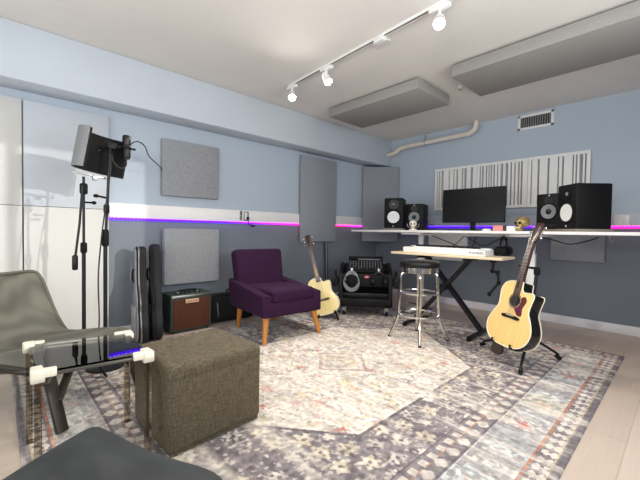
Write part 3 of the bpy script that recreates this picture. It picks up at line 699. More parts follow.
# jointed arm hanging from the board
t = thing('jointed_arm', 'black jointed arm hanging under the right end of the wooden board', 'stand arm', (-1.36, 3.72, 0))
b = MB(); b.box((0, 0, BZ-.045), (.06, .05, .04), bev=.006); obj('clamp', b, 'black_metal', t)
P = [(0, 0, .80), (-.01, 0, .70), (.045, 0, .685), (.055, 0, .585), (-.03, -.01, .46)]
for a, c in zip(P, P[1:]):
    b = MB(); b.tube([a, c], .013, 10); obj('link', b, 'black_metal', t)
b = MB()
for p in P[1:]: b.ell(p, (.021, .021, .024), n=12)
obj('joint', b, 'black', t)

# headphones
def headphones(loc, rot, label, group='black headphones hung around the rack case and desk', pads='black', s=1.0):
    t = thing('headphones', label, 'headphones', loc, rot, group)
    b = MB(); b.tube([Vector((.085*math.cos(a), 0, .085*math.sin(a)-.085))*s for a in [PI*i/16 for i in range(17)]], [.008*s]*17, 8); 
    b.tube([Vector((.081*math.cos(a), 0, .081*math.sin(a)-.085))*s for a in [PI*(.25+.5*i/10) for i in range(11)]], [.013*s]*11, 8); obj('headband', b, 'vinyl', t)
    for q in (-1, 1):
        m = T((q*.082*s, 0, -.125*s)) @ RY(q*PI/2)
        b = MB(); b.lathe([(.03*s, -.0), (.044*s, .002*s), (.046*s, .016*s), (.034*s, .026*s), (0, .028*s)], m, 20); c = obj('ear_cup', b, 'black', t)
        b = MB(); b.torus(m @ Vector((0, 0, -.008*s)), .034*s, .013*s, m.to_3x3().to_4x4(), 20, 8); obj('ear_pad', b, 'vinyl', c)
        b = MB(); b.tube([Vector((q*.085, 0, -.08))*s, Vector((q*.092, .012, -.11))*s, Vector((q*.10, .02, -.14))*s], .0075*s, 8); obj('yoke', b, 'steel', c)
    return t
headphones((-1.45, 4.25, DZ-.06), math.radians(92), 'black headphones hanging under the desk behind the right end of the keyboard', s=1.35)

# cables under the desk
def cable(name, pts, r, label, m='cable', k=8):
    b = MB(); b.tube(spline(pts, k), r, 6); return tag(obj(name, b, m), label, 'cable')
cable('desk_cable', [(-2.45, 4.4, DZ-.06), (-2.3, 4.6, .96), (-2.1, 4.7, .88), (-2.0, 4.72, .92), (-1.95, 4.7, DZ-.06)], .006, 'thin black cable looping under the desk before the pale wall panel')
cable('desk_cable', [(-2.02, 4.5, DZ-.06), (-2.25, 4.75, .93), (-2.45, 4.85, .84), (-2.55, 4.9, .80)], .006, 'black cable sagging left under the desk behind the keyboard')
cable('desk_cable', [(-1.95, 4.35, DZ-.06), (-1.78, 4.5, .93), (-1.62, 4.5, 1.0), (-1.5, 4.45, DZ-.05)], .006, 'black cable looping under the desk left of the hanging headphones')
cable('desk_cable', [(-1.17, 4.2, DZ-.05), (-1.0, 4.3, 1.03), (-.85, 4.35, .985), (-.7, 4.32, 1.02), (-.6, 4.25, DZ-.05)], .006, 'black cable sagging under the desk below the right speakers')
b = MB(); b.tube(spline([(-.52, 4.3, DZ-.03), (-.52, 4.3, 1.06), (-.515, 4.3, 1.03), (-.5, 4.3, 1.02), (-.49, 4.3, 1.035)], 5), .004); b.box((-.52, 4.3, DZ-.036), (.03, .03, .012), bev=.003)
tag(obj('desk_hook', b, 'steel'), 'small steel hook under the right end of the desk', 'hook')

# ------------------------------------------------------------------ bar stool
t = thing('bar_stool', 'chrome bar stool with a black padded seat before the keyboard', 'stool', (-1.85, 3.12, RZ0), math.radians(34))
SH = .79
b = MB(); b.lathe([(.19, SH-.06), (.197, SH-.05), (.202, SH-.03), (.198, SH-.012), (.17, SH), (.1, SH+.006), (0, SH+.008)], n=40); obj('seat', b, 'vinyl', t)
b = MB(); b.lathe([(.15, SH-.115), (.185, SH-.115), (.188, SH-.112), (.188, SH-.10), (.184, SH-.097), (.184, SH-.085), (.188, SH-.082), (.188, SH-.062), (.18, SH-.058)], n=40); obj('seat_ring', b, 'chrome', t)
for i in range(4):
    a = PI/4+i*PI/2+PI/4; c, s_ = math.cos(a), math.sin(a)
    q = [(.05, SH-.118), (.13, SH-.118), (.165, SH-.135), (.178, SH-.19), (.19, SH-.45), (.197, .24), (.225, .14), (.28, .012)]
    b = MB(); b.tube(spline([(r*c, r*s_, z) for r, z in q], 5), .0145, 10); l = obj('leg', b, 'chrome', t)
    b = MB(); b.lathe([(.0, -.0), (.016, .0), (.016, .008), (.014, .012)], T((.283*c, .283*s_, 0))); obj('foot_cap', b, 'rubber', l)
b = MB(); b.torus((0, 0, .25), .20, .011, n=40); obj('foot_ring', b, 'chrome', t)
b = MB(); b.torus((0, 0, .47), .18, .009, n=36); obj('upper_ring', b, 'chrome', t)
b = MB(); b.torus((0, 0, .035), .12, .009, n=36); obj('lower_ring', b, 'chrome', t) if False else b.bm.free()

# ------------------------------------------------------------------ purple armchair
t = thing('armchair', 'plum purple tweed armchair with honey oak legs against the left wall', 'armchair', (-3.05, 2.185, RZ0), math.radians(-4))
LZ = .24
def soft(c, s, rot=None, bev=.04, seg=4):
    b = MB(); b.box(c, s, rot, bev, seg); return b
obj('seat_frame', soft((.03, 0, LZ+.075), (.74, .69, .15), bev=.03), 'plum', t, 60)
cu_ = soft((.10, 0, LZ+.19), (.61, .505, .13), rot=(0, math.radians(-1.5), 0), bev=.04); obj('seat_cushion', cu_, 'plum', t, 60)
bk = MB()
bk.box((0, 0, 0), (.15, .60, .56), bev=.045, seg=4)
m = T((-.315, 0, LZ+.335)) @ RY(math.radians(-12))
for v in bk.bm.verts:
    v.co.y *= 1-.06*(v.co.z/.275)*-.5-.02
    v.co = m @ v.co
obj('backrest', bk, 'plum', t, 60)
b = MB()
for (yy, zz) in ((-.12, .10), (.12, .10), (0, .0), (-.12, -.1), (.12, -.1)): b.ell(m @ Vector((.073, yy, zz)), (.006, .012, .012), n=10)
obj('button', b, 'plum', t)
for q in (-1, 1):
    a = MB(); outl = [(-.34, LZ+.02), (.40, LZ+.01), (.395, LZ+.21), (-.38, LZ+.295)]
    a.prism(outl, -.05, .05, T((0, q*.30, 0)) @ RX(PI/2), bev=.025, seg=3); obj('arm', a, 'plum', t, 60)
for x, y, sx, sy in ((.33, -.28, .06, -.05), (.33, .28, .06, .05), (-.27, -.25, -.05, -.0), (-.27, .25, -.05, .0)):
    b = MB(); b.tube([(x, y, LZ+.02), (x+sx, y+sy, 0)], [.033, .020], 12); obj('leg', b, 'oak', t)

# ------------------------------------------------------------------ ottoman
t = thing('ottoman', 'olive-brown linen cube ottoman in the foreground', 'ottoman', (-1.855, .825, RZ0), math.radians(3))
b = MB(); b.box((0, 0, .215), (.47, .52, .40), bev=.03, seg=4); b.box((0, 0, .02), (.44, .49, .03)); obj('body', b, 'ottoman', t, 50)
b = MB(); b.box((0, 0, .385), (.474, .524, .092), bev=.032, seg=4); obj('lid', b, 'ottoman', t, 50)
b = MB()
for sx in (-1, 1):
    for sy in (-1, 1): b.lathe([(.018, 0), (.018, .012), (0, .012)], T((sx*.2, sy*.22, -.002)), 10)
obj('glide', b, 'rubber', t)

# ------------------------------------------------------------------ glass side table
t = thing('side_table', 'small glass side table with clear legs and white corner blocks by the ottoman', 'side table', (0, 0, RZ0))
TZ = .49
cs = [(-1.755, .12), (-1.705, .515), (-2.11, .53), (-2.21, .118)]
cx = sum(c[0] for c in cs)/4; cy = sum(c[1] for c in cs)/4
b = MB(); b.prism([(x, y) for x, y in cs], TZ-.004, TZ+.004); obj('glass_top', b, 'glass', t)
for i, (x, y) in enumerate(cs):
    l = MB(); l.box((x, y, TZ/2-.01), (.032, .024, TZ-.02)); obj('leg', l, 'acrylic', t)
    dx = (cx-x); dy = (cy-y); ang = math.atan2(dy, dx)
    n0 = Vector((cs[(i+1) % 4][0]-x, cs[(i+1) % 4][1]-y, 0)).normalized(); n1 = Vector((cs[i-1][0]-x, cs[i-1][1]-y, 0)).normalized()
    b = MB()
    for n_ in (n0, n1): b.box(Vector((x, y, TZ-.004))+n_*.022, (.080, .040, .032), rot=(0, 0, math.atan2(n_.y, n_.x)), bev=.006)
    b.box((x, y, TZ-.012), (.046, .046, .05), bev=.006); obj('corner_block', b, 'beam', t)
for i in range(4):
    a, c = Vector((*cs[i], TZ-.012)), Vector((*cs[(i+1) % 4], TZ-.012)); dd = c-a
    b = MB(); b.box((a+c)/2, (dd.length-.10, .014, .014), rot=(0, 0, math.atan2(dd.y, dd.x)), bev=.003)
    obj('rail', b, ['steel_rail', 'reflection_rail', 'acrylic', 'acrylic'][i], t)

# ------------------------------------------------------------------ mesh lounge chairs
def sling_chair(loc, rot, label, sm, rm):
    t = thing('lounge_chair', label, 'lounge chair', loc, rot, 'mesh lounge chairs')
    prof = spline([(.372, 0, .335), (.368, 0, .375), (.335, 0, .402), (.18, 0, .392), (-.06, 0, .362), (-.20, 0, .368), (-.31, 0, .44), (-.41, 0, .57), (-.49, 0, .69), (-.525, 0, .735), (-.54, 0, .745)], 6)
    n = len(prof)-1; rows = []; edge = [[], []]; nv = 24
    for i, p in enumerate(prof):
        u = i/n; w = .35-.03*math.sin(PI*min(1, u*1.3))
        if u > .80: w *= math.sqrt(max(.0, 1-((u-.80)/.22)**2.4))*.999+.001
        if u < .12: w *= .86+.14*math.sqrt(max(0, 1-(1-u/.12)**2))
        row = []
        for j in range(nv+1):
            v = -1+2*j/nv
            row.append(Vector((p.x+(.05*v*v if u > .5 else .05*v*v*max(0, (u-.3)/.2) if u > .3 else 0)-(.02*v*v if u < .1 else 0), v*w, p.z+.02*abs(v)**2*(1 if u < .75 else max(0, (1-u)/.25))-.012*(1-v*v)*(u < .5)-.10*abs(v)**9*max(0, min(1, (.72-u)/.25)))))
        rows.append(row); edge[0].append(row[0]); edge[1].append(row[-1])
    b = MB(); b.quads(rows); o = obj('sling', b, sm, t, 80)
    uv = o.data.uv_layers.new(name='UVMap')
    for l in o.data.loops:
        k = l.vertex_index; uv.data[l.index].uv = ((k//(nv+1))/n, (k % (nv+1))/nv)
    rim = rows[0]+edge[1][1:]+rows[-1][::-1][1:]+edge[0][::-1][1:-1]
    b = MB(); b.tube(rim, .011, 8, closed=True); obj('rim', b, rm, t, 80)
    for q in (-1, 1):
        P0, P1 = Vector((.30, q*.27, .37)), Vector((.43, q*.29, 0)); dd = P1-P0
        b = MB(); b.box((P0+P1)/2, (.024, .058, dd.length), rot=dd.to_track_quat('Z', 'Y').to_matrix() @ Matrix.Rotation(PI/2, 3, 'Z'), bev=.005); obj('leg', b, 'darkwood', t)
        P0, P1 = Vector((-.22, q*.25, .36)), Vector((-.46, q*.285, 0)); dd = P1-P0
        b = MB(); b.box((P0+P1)/2, (.024, .058, dd.length), rot=dd.to_track_quat('Z', 'Y').to_matrix() @ Matrix.Rotation(PI/2, 3, 'Z'), bev=.005); obj('leg', b, 'darkwood', t)
        P0, P1 = Vector((.385, q*.275, .15)), Vector((.25, q*.02, .325)); dd = P1-P0
        b = MB(); b.box((P0+P1)/2, (.022, .04, dd.length), rot=dd.to_track_quat('Z', 'Y').to_matrix() @ Matrix.Rotation(PI/2, 3, 'Z'), bev=.004); obj('brace', b, 'darkwood', t)
        b = MB(); b.box((.0, q*.315, .315), (.60, .035, .035), bev=.005); obj('side_rail', b, 'darkwood', t)
    for x in (.24, -.21):
        b = MB(); b.box((x, 0, .315), (.03, .62, .03), bev=.005); obj('cross_rail', b, 'darkwood', t)
    return t
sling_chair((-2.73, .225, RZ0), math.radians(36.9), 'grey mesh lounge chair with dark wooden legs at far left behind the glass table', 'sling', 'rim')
sling_chair((-.99, .015, RZ0), math.radians(112), 'shade-darkened mesh lounge chair cut off by the bottom edge of the photo', 'sling_shaded', 'rim_shaded')

# ------------------------------------------------------------------ guitars
def guitar_outline(GS):
    L_ = [(0, .0), (.07, .004), (.13, .022), (.175, .06), (.197, .115), (.196, .165), (.172, .225), (.143, .275), (.137, .31), (.142, .36), (.148, .40), (.143, .44), (.12, .475), (.08, .493), (.03, .50)]
    Rr = [(x, z) for x, z in L_ if z < .42]+[(.143, .425), (.115, .43), (.075, .425), (.05, .43), (.036, .455), (.03, .50)]
    l = [(-p.x, p.y) for p in spline([(x, z, 0) for x, z in L_], 4)]
    r = [(p.x, p.y) for p in spline([(x, z, 0) for x, z in Rr], 4)]
    return [(x*GS, z*GS) for x, z in r+l[::-1][:-1]]
def guitar(loc, rot, label, top, side, guard=True, GS=1.06):
    """front faces local -Y, Z up the neck, X to the viewer's right"""
    t = thing('acoustic_guitar', label, 'guitar', loc, rot); zb = 0 if guard else -.055
    O = guitar_outline(GS); ms = RX(PI/2)      # (x,y,z)->(x,-z,y)
    b = MB(); b.prism(O, -.108, -.004, ms @ T((0, 0, 0)), bev=.004); obj('body', b, side, t)
    b = MB(); b.prism(O, -.006, .001, ms); obj('soundboard', b, top, t)
    ring = [Vector((x, .0, z)) for x, z in O]
    b = MB(); b.tube(ring, .0045, 6, closed=True); b.tube([v+Vector((0, .108, 0)) for v in ring], .004, 6, closed=True); obj('binding', b, 'ivory', t)
    if guard: b = MB(); b.lathe([(.050, .0012), (0, .0014)], T((0, 0, .372)) @ ms, 28); obj('sound_hole', b, 'dark', t)
    if guard: b = MB(); b.torus((0, -.001, .372), .057, .0035, (PI/2, 0, 0), 32, 6); obj('rosette', b, 'rosewood', t)
    if guard:
        pg = spline([(.012, .285, 0), (.045, .298, 0), (.060, .335, 0), (.055, .37, 0), (.085, .385, 0), (.105, .35, 0), (.085, .29, 0), (.092, .235, 0), (.06, .225, 0), (.03, .25, 0)], 4, True)
        b = MB(); b.prism([(p.x, p.y+.035) for p in pg], .001, .003, ms); obj('pickguard', b, 'tortoise', t)
    b = MB(); b.prism([(-.085, .23), (-.06, .223), (0, .227), (.06, .223), (.085, .23), (.085, .245), (.05, .253), (-.05, .253), (-.085, .245)], .001, .011, ms @ T((0, zb, 0)), bev=.002); br = obj('bridge', b, 'rosewood' if not guard else 'black', t)
    b = MB(); b.box((0, -.013, .247+zb), (.07, .006, .003)); obj('saddle', b, 'ivory', br)
    b = MB(); b.box((0, -.006, .64), (.052, .010, .46), bev=.002)
    for v in b.bm.verts: v.co.x *= 1.08-.22*(v.co.z-.41)/.46
    fb = obj('fingerboard', b, 'rosewood', t)
    b = MB()
    for i in range(18): b.box((0, -.0115, .862-.648*(1-2**(-(i+1)/12))), (.048, .002, .002))
    obj('frets', b, 'steel', fb)
    b = MB(); b.tube([(0, .008, .48), (0, .010, .6), (0, .010, .75), (0, .012, .87)], [.026, .022, .021, .021], 12); obj('neck', b, 'head' if guard else 'maple_side', t)
    m = T((0, .0, .865)) @ RX(math.radians(-12)) @ ms
    b = MB(); b.prism([(-.022, 0), (.022, 0), (.034, .03), (.037, .10), (.034, .17), (.015, .178), (0, .172), (-.015, .178), (-.034, .17), (-.037, .10), (-.034, .03)], -.012, .004, m, bev=.002); h = obj('headstock', b, 'head', t)
    for q in (-1, 1):
        for i in range(3):
            b = MB(); b.tube([m @ Vector((q*.03, .045+i*.045, -.006)), m @ Vector((q*.052, .045+i*.045, -.006))], .003, 6); b.ell(m @ Vector((q*.058, .045+i*.045, -.006)), (.008, .006, .010), n=8); b.tube([m @ Vector((q*.022, .045+i*.045, .0)), m @ Vector((q*.022, .045+i*.045, .014))], .004, 8)
            obj('tuning_peg', b, 'chrome', h)
    b = MB()
    for i in range(6):
        x = (i-2.5)
        b.tube([(x*.0105, -.014, .247+zb), (x*.0075, -.014, .865), m @ Vector(((.022 if x > 0 else -.022), .045+(abs(x)-.5)*.045, .012))], .0008, 4)
    obj('strings', b, 'steel', t)
    return t
def dirrot(nx, ny, lean, roll=0):
    """rotation so the guitar front (-Y) faces (nx,ny), leans back and rolls in its plane"""
    a = math.atan2(ny, nx)+PI/2
    return (RZ(a) @ RX(math.radians(-lean)) @ RY(math.radians(roll))).to_euler()
G2 = Vector((-1.003, 2.978, .185)); r2 = dirrot(-.43, -.90, 15.5, 2.5)
guitar(G2, r2, 'natural-top cutaway acoustic guitar with black sides on a stand in front of the desk', 'spruce', 'black_gloss')
G1 = Vector((-3.00, 2.95, .065)); r1 = dirrot(.62, -.78, 13, -17)
guitar(G1, r1, 'pale-top cutaway acoustic guitar on a floor stand behind the plum armchair', 'pale_spruce', 'maple_side', False, .93)

# stand of the front guitar (tripod with tall post and neck yoke)
t = thing('guitar_stand', 'black tripod guitar stand holding the guitar in front of the desk', 'guitar stand', (0, 0, RZ0))
top = Vector((-.886, 3.40, .762)); hub = Vector((-.90, 3.27, .22))
b = MB(); b.tube([hub, top], .014, 10); obj('post', b, 'black_metal', t)
b = MB(); b.lathe([(.02, -.03), (.024, -.02), (.024, .02), (.02, .03)], T(top*.98+hub*.02)); obj('collar', b, 'black', t); b = MB(); b.lathe([(.022, -.03), (.022, .03)], T(hub+Vector((0, 0, .04)))); obj('collar', b, 'black', t)
for f in ((-.85, 2.91, .012), (-.72, 3.50, .012), (-1.33, 3.37, .012)):
    f = Vector(f); b = MB(); b.tube([hub, hub*.1+f*.9+Vector((0, 0, .03)), f], .011, 8); l = obj('leg', b, 'black_metal', t)
    b = MB(); b.tube([f+(hub-f).normalized()*.05, f+Vector((0, 0, .004))], [.014, .017], 8); obj('rubber_foot', b, 'rubber', l)
mg = T(G2) @ r2.to_matrix().to_4x4()
y0 = mg @ Vector((0, .045, .65))
b = MB(); b.tube([top+Vector((0, 0, -.01)), top+Vector((.01, -.01, .02)), y0+Vector((0, .02, 0))], .010, 8)
for q in (-1, 1): b.tube([y0+Vector((0, .02, 0)), mg @ Vector((q*.04, .04, .65)), mg @ Vector((q*.045, -.01, .65))], .008, 8)
obj('neck_yoke', b, 'black_metal', t)
b = MB(); 
for q in (-1, 1): b.tube([hub+Vector((0, -.01, .02)), mg @ Vector((q*.09, .125, -.0)), mg @ Vector((q*.09, .05, -.010)), mg @ Vector((q*.09, -.02, -.006)), mg @ Vector((q*.09, -.025, .02))], .009, 8)
obj('body_cradle', b, 'black_metal', t)
b = MB(); b.prism([(p.x, p.y) for p in spline([(-.03, -.115, 0), (.025, -.118, 0), (.05, -.09, 0), (.045, -.04, 0), (.02, 0, 0), (-.01, 0, 0), (-.04, -.04, 0), (-.05, -.09, 0)], 4, True)], -.015, .015, T((-1.06, 3.03, .205)) @ RZ(math.radians(-15)) @ RX(PI/2), bev=.006)
tag(obj('strap_pouch', b, 'leather'), 'dark brown leather pouch dangling under the guitar on the tripod stand', 'pouch')

# low A-stand of the pale guitar
t = thing('guitar_stand', 'low black folding guitar stand under the pale guitar beside the armchair', 'guitar stand', (0, 0, RZ0))
mg = T(G1) @ r1.to_matrix().to_4x4()
for q in (-1, 1):
    c0 = mg @ Vector((q*.10, .13, .0)); c1 = mg @ Vector((q*.10, -.03, -.015)); ap = mg @ Vector((q*.05, .15, .30))
    f0 = Vector((c1.x, c1.y, .012))+(mg.to_3x3() @ Vector((q*.05, -.04, 0))); f0.z = .012
    f1 = mg @ Vector((q*.13, .32, 0)); f1.z = .012
    b = MB(); b.tube([ap, c0, f0], .011, 8); b.tube([ap, f1], .011, 8); obj('leg', b, 'black_metal', t)
    b = MB(); b.tube([c0, c1, c1+Vector((0, 0, .03))], .010, 8); obj('cradle_arm', b, 'rubber', t)
b = MB(); b.tube([mg @ Vector((-.05, .15, .30)), mg @ Vector((.05, .15, .30))], .011, 8); obj('crossbar', b, 'black_metal', t)
# cables hanging behind the pale guitar
b = MB()
for i, dx in enumerate((0, .02, .035)): b.tube(spline([(XW+.075, 3.66+dx, .93), (XW+.07, 3.68+dx, .6), (XW+.08, 3.69+dx, .3), (XW+.12, 3.75+dx, .02)], 6), .009, 6, mi=0 if i != 1 else 1)
tag(obj('cable_bundle', b, ['cable', 'grey_cable']), 'black and grey cables hanging down the left wall under the tall panel', 'cable')

# ------------------------------------------------------------------ rolling rack case
t = thing('rack_case', 'black rolling rack case with a mixer on top and an open front', 'equipment rack', (-2.795, 3.43, RZ0), math.radians(40))
w, d = .68, .48
# local: front faces -Y
z0 = .115
b = MB(); b.box((0, d/2-.02, z0+.055), (w, d, .11), bev=.025, seg=3); obj('base', b, 'black', t)
for q in (-1, 1):
    b = MB(); b.prism([(-.0, z0+.04), (d-.03, z0+.04), (d-.03, .64), (d*.75, .65), (.03, .54), (.0, .50)], -.026, .026, T((q*(w/2-.026), 0, 0)) @ RZ(PI/2) @ RX(PI/2), bev=.012); obj('side_panel', b, 'black', t)
b = MB(); b.box((0, d-.05, .38), (w-.08, .02, .5)); obj('back_panel', b, 'dark', t)
b = MB(); b.box((0, .012, .455), (w-.10, .03, .165), bev=.008); obj('front_panel', b, 'black', t)
b = MB(); b.box((0, .05, .26), (w-.1, .04, .05), bev=.004); b.box((0, d/2, z0+.115), (w-.10, d-.1, .04), bev=.005)
for i in range(4): b.lathe([(.016, 0), (.014, .012), (0, .012)], T((-.15+i*.1, .03, .26)) @ RX(PI/2), 12)
obj('rack_unit', b, 'vinyl', t)
b = MB(); b.lathe([(.034, 0), (.034, .004), (0, .005)], T((.015, -.004, .50)) @ RX(PI/2) @ Matrix.Diagonal((1, .5, 1, 1)), 24); bd = obj('badge', b, 'red', t)
b = MB(); b.box((.015, -.0095, .50), (.04, .001, .008)); obj('badge_print', b, 'white', bd)
for sx in (-1, 1):
    for y in (.03, d-.08):
        b = MB(); b.box((sx*(w/2-.07), y, .103), (.07, .07, .008)); b.prism([(-.03, .0), (.03, 0), (.02, .06), (-.02, .06)], -.02, -.015, T((sx*(w/2-.07), y, .045)) @ RX(PI/2)); b.prism([(-.03, .0), (.03, 0), (.02, .06), (-.02, .06)], .015, .02, T((sx*(w/2-.07), y, .045)) @ RX(PI/2)); c = obj('caster', b, 'steel', t)
        b = MB(); b.lathe([(.0, -.016), (.042, -.016), (.045, -.010), (.045, .010), (.042, .016), (0, .016)], T((sx*(w/2-.07), y+.02, .045)) @ RY(PI/2), 20); obj('wheel', b, 'rubber', c)
rack = Matrix.Translation((-2.795, 3.43, RZ0)) @ RZ(math.radians(40))
t2 = thing('mixing_console', 'black audio mixer with rows of knobs on top of the rack case', 'mixer', rack @ Vector((0, .22, .612)), (rack.to_3x3().to_4x4() @ RX(math.radians(23))).to_euler())
b = MB(); b.box((0, 0, .0), (.46, .36, .045), bev=.006); b.box((0, .16, .035), (.46, .05, .05), bev=.006); obj('chassis', b, 'vinyl', t2)
b = MB()
for i in range(12):
    for j in (0, 2, 4): b.lathe([(.007, 0), (.006, .012), (0, .012)], T((-.2+i*.0365, -.03+j*.026, .0225)), 8)
obj('knobs', b, 'greycone', t2)
b = MB()
for i in range(12): b.box((-.2+i*.0365, -.10+.02*((i*7) % 3), .029), (.010, .018, .010), bev=.002)
obj('faders', b, 'greycone', t2)
b = MB(); b.box((.05, .134, .035), (.3, .003, .02)); obj('label_strip', b, 'greycone', t2)
# hooks with headphones
def hang(px, py, pz, yaw, label, s=1.0):
    p = rack @ Vector((px, py, pz)); return headphones(p, math.radians(40)+yaw, label, s=s)
hang(-.175, -.045, .565, 0, 'black headphones hung at front left of the rack case behind a coiled grey cable', .95)
hang(.165, -.045, .565, 0, 'black headphones hung at front right of the rack case', .95)
hang(-w/2-.055, .14, .56, PI/2, 'black headphones hung on the left side of the rack case', 1.15)
hang(w/2+.055, .14, .56, PI/2, 'black headphones hung on the right side of the rack case', 1.15)
for x in (-.175, .165):
    b = MB(); b.box((0, 0, .005), (.022, .045, .012), bev=.003); b.box((0, -.02, -.006), (.022, .006, .04), bev=.002); b.box((0, .022, -.008), (.03, .004, .06), bev=.001)
    o = obj('headphone_hook', b, 'steel'); o.location = rack @ Vector((x, -.028, .585)); o.rotation_euler = (0, 0, math.radians(40))
    tag(o, 'steel hook at the %s of the rack front' % ('left' if x < 0 else 'right'), 'hook')
b = MB()
for i in range(4): b.tube([rack @ Vector((-.175+(.085+.006*i)*math.sin(a)*(.95), -.075-.006*i, .47-.012*i+.11*math.cos(a))) for a in [2*PI*j/28 for j in range(28)]], .0045, 6, closed=True)
tag(obj('coiled_cable', b, 'grey_cable'), 'coiled grey cable hanging at front left of the rack case', 'cable')
b = MB(); r_ = random.Random(4)
for i in range(6):
    c0 = Vector((-3.30+r_.uniform(-.06, .06), 3.58+r_.uniform(-.06, .06), .03+.035*i)); R_ = r_.uniform(.06, .10)
    b.tube([c0+Vector((R_*math.cos(a)*(1+.15*math.sin(3*a)), R_*math.sin(a), .03*math.sin(2*a+i))) for a in [2*PI*j/26 for j in range(26)]], .008, 6, closed=True)
tag(obj('cable_pile', b, 'cable'), 'tangled pile of black cables on the floor left of the rack case', 'cable')
cable('floor_cable', [(-2.35, 3.75, .03), (-2.25, 3.95, .02), (-2.3, 4.2, .015), (-2.5, 4.5, .015), (-2.9, 4.6, .015)], .007, 'black cable trailing over the floor behind the stool')

# ------------------------------------------------------------------ gig bags, amplifier, case on the left
def gig_bag(loc, rot, label, m1, m2, h=1.02):
    t = thing('guitar_bag', label, 'guitar bag', loc, rot)
    O = [(0, 0), (.13, .0), (.19, .04), (.205, .13), (.19, .24), (.165, .32), (.17, .40), (.15, .48), (.09, .56), (.065, .64), (.062, .80), (.07, .92), (.06, .99), (0, 1.02)]
    o = [(p.x, p.y*h/1.02) for p in spline([(x, z, 0) for x, z in O], 3)]; o = o+[(-x, z) for x, z in o[::-1][1:-1]]
    b = MB(); b.prism(o, -.045, .045, RX(PI/2), bev=.018, seg=3); obj('shell', b, m2, t, 60)
    of = [(x*.94, .02+z*.965) for x, z in o]
    b = MB(); b.prism(of, .04, .050, RX(PI/2), bev=.006); obj('front_face', b, m1, t, 60)
    b = MB(); b.tube([(x*1.005, -.02, z) for x, z in o], .006, 6, closed=True); obj('zipper', b, 'steel' if m1 == 'nylon_grey' else 'black', t)
    b = MB(); b.box((0, -.058, .20), (.26, .03, .28), bev=.014, seg=3); obj('pocket', b, m1, t, 60)
    b = MB(); b.tube(spline([(-.03, -.05, .56), (-.03, -.065, .58), (-.03, -.065, .66), (-.03, -.05, .68)], 4), .009, 8); obj('handle', b, 'black', t)
    return t
gig_bag((-3.56, 1.015, RZ0), (math.radians(0), math.radians(-5), math.radians(-9)), 'grey guitar bag leaning on the left wall, left of the black bag', 'nylon_grey', 'nylon_black', .90)
gig_bag((-3.59, 1.155, RZ0), (0, math.radians(-5), math.radians(-11)), 'black guitar bag leaning on the wall left of the amplifier', 'nylon_black', 'nylon_black', .92)

t = thing('guitar_amplifier', 'dark green guitar amplifier with oxblood grille under the lower square panel', 'amplifier', (-3.57, 1.512, RZ0), PI/2)
# local: front faces -Y (world +X)
w, d, h = .44, .26, .385
b = MB(); b.box((0, d/2, h/2+.01), (w, d, h), bev=.014, seg=3); obj('cabinet', b, 'tolex', t)
b = MB(); b.box((0, -.002, h/2-.005), (w-.05, .010, h-.075), bev=.003); obj('grille_cloth', b, 'grille', t)
b = MB(); b.torus((0, -.006, h/2-.02), .115, .004, (PI/2, 0, 0), 32, 6); obj('speaker_ring', b, 'grille', t)
b = MB(); b.box((0, -.002, h-.012), (w-.02, .014, .022), bev=.003); obj('trim_strip', b, 'steel', t)
b = MB(); b.box((.0, -.010, h-.065), (.14, .008, .04), bev=.002); bd = obj('name_plate', b, 'plate', t)
b = MB()
for i in range(6): b.box((-.045+i*.018, -.0145, h-.065), (.011, .001, .018))
obj('plate_lettering', b, 'plate_dark', bd)
b = MB(); b.tube(spline([(-.10, .11, h+.01), (-.09, .11, h+.03), (0, .11, h+.036), (.09, .11, h+.03), (.10, .11, h+.01)], 4), .010, 8); obj('handle', b, 'black', t)
b = MB()
for q in (-1, 1): b.box((q*.105, .11, h+.013), (.03, .03, .012), bev=.003)
obj('handle_cap', b, 'steel', t)
b = MB()
for i in range(6): b.lathe([(.012, 0), (.010, .016), (0, .016)], T((-.15+i*.05, .05, h+.008)), 10)
obj('knob', b, 'black', t)
b = MB()
for sx in (-1, 1):
    for sy in (.03, d-.03): b.lathe([(.016, 0), (.014, .014), (0, .014)], T((sx*.18, sy, 0)), 10)
obj('foot', b, 'rubber', t)

t = thing('instrument_case', 'flat black instrument case leaning on the wall between amplifier and armchair', 'instrument case', (-3.72, 2.07, RZ0), (0, math.radians(-9), 0))
b = MB(); b.box((0, 0, .165), (.10, .56, .33), bev=.03, seg=4); obj('shell', b, 'nylon_black', t, 60)
b = MB(); b.torus((0, 0, 0), .001, .0005); b.bm.free()
b = MB(); b.tube([(.052, -.25, .03), (.052, -.25, .30), (.052, .25, .30), (.052, .25, .03)], .006, 6, closed=True); obj('piping', b, 'black', t)
b = MB(); b.tube(spline([(.0, -.05, .33), (0, -.04, .36), (0, .04, .36), (0, .05, .33)], 4), .008, 8); obj('handle', b, 'rubber', t)
b = MB(); b.box((.052, -.20, .14), (.006, .012, .16), bev=.002); obj('reflective_strip', b, 'steel', t)

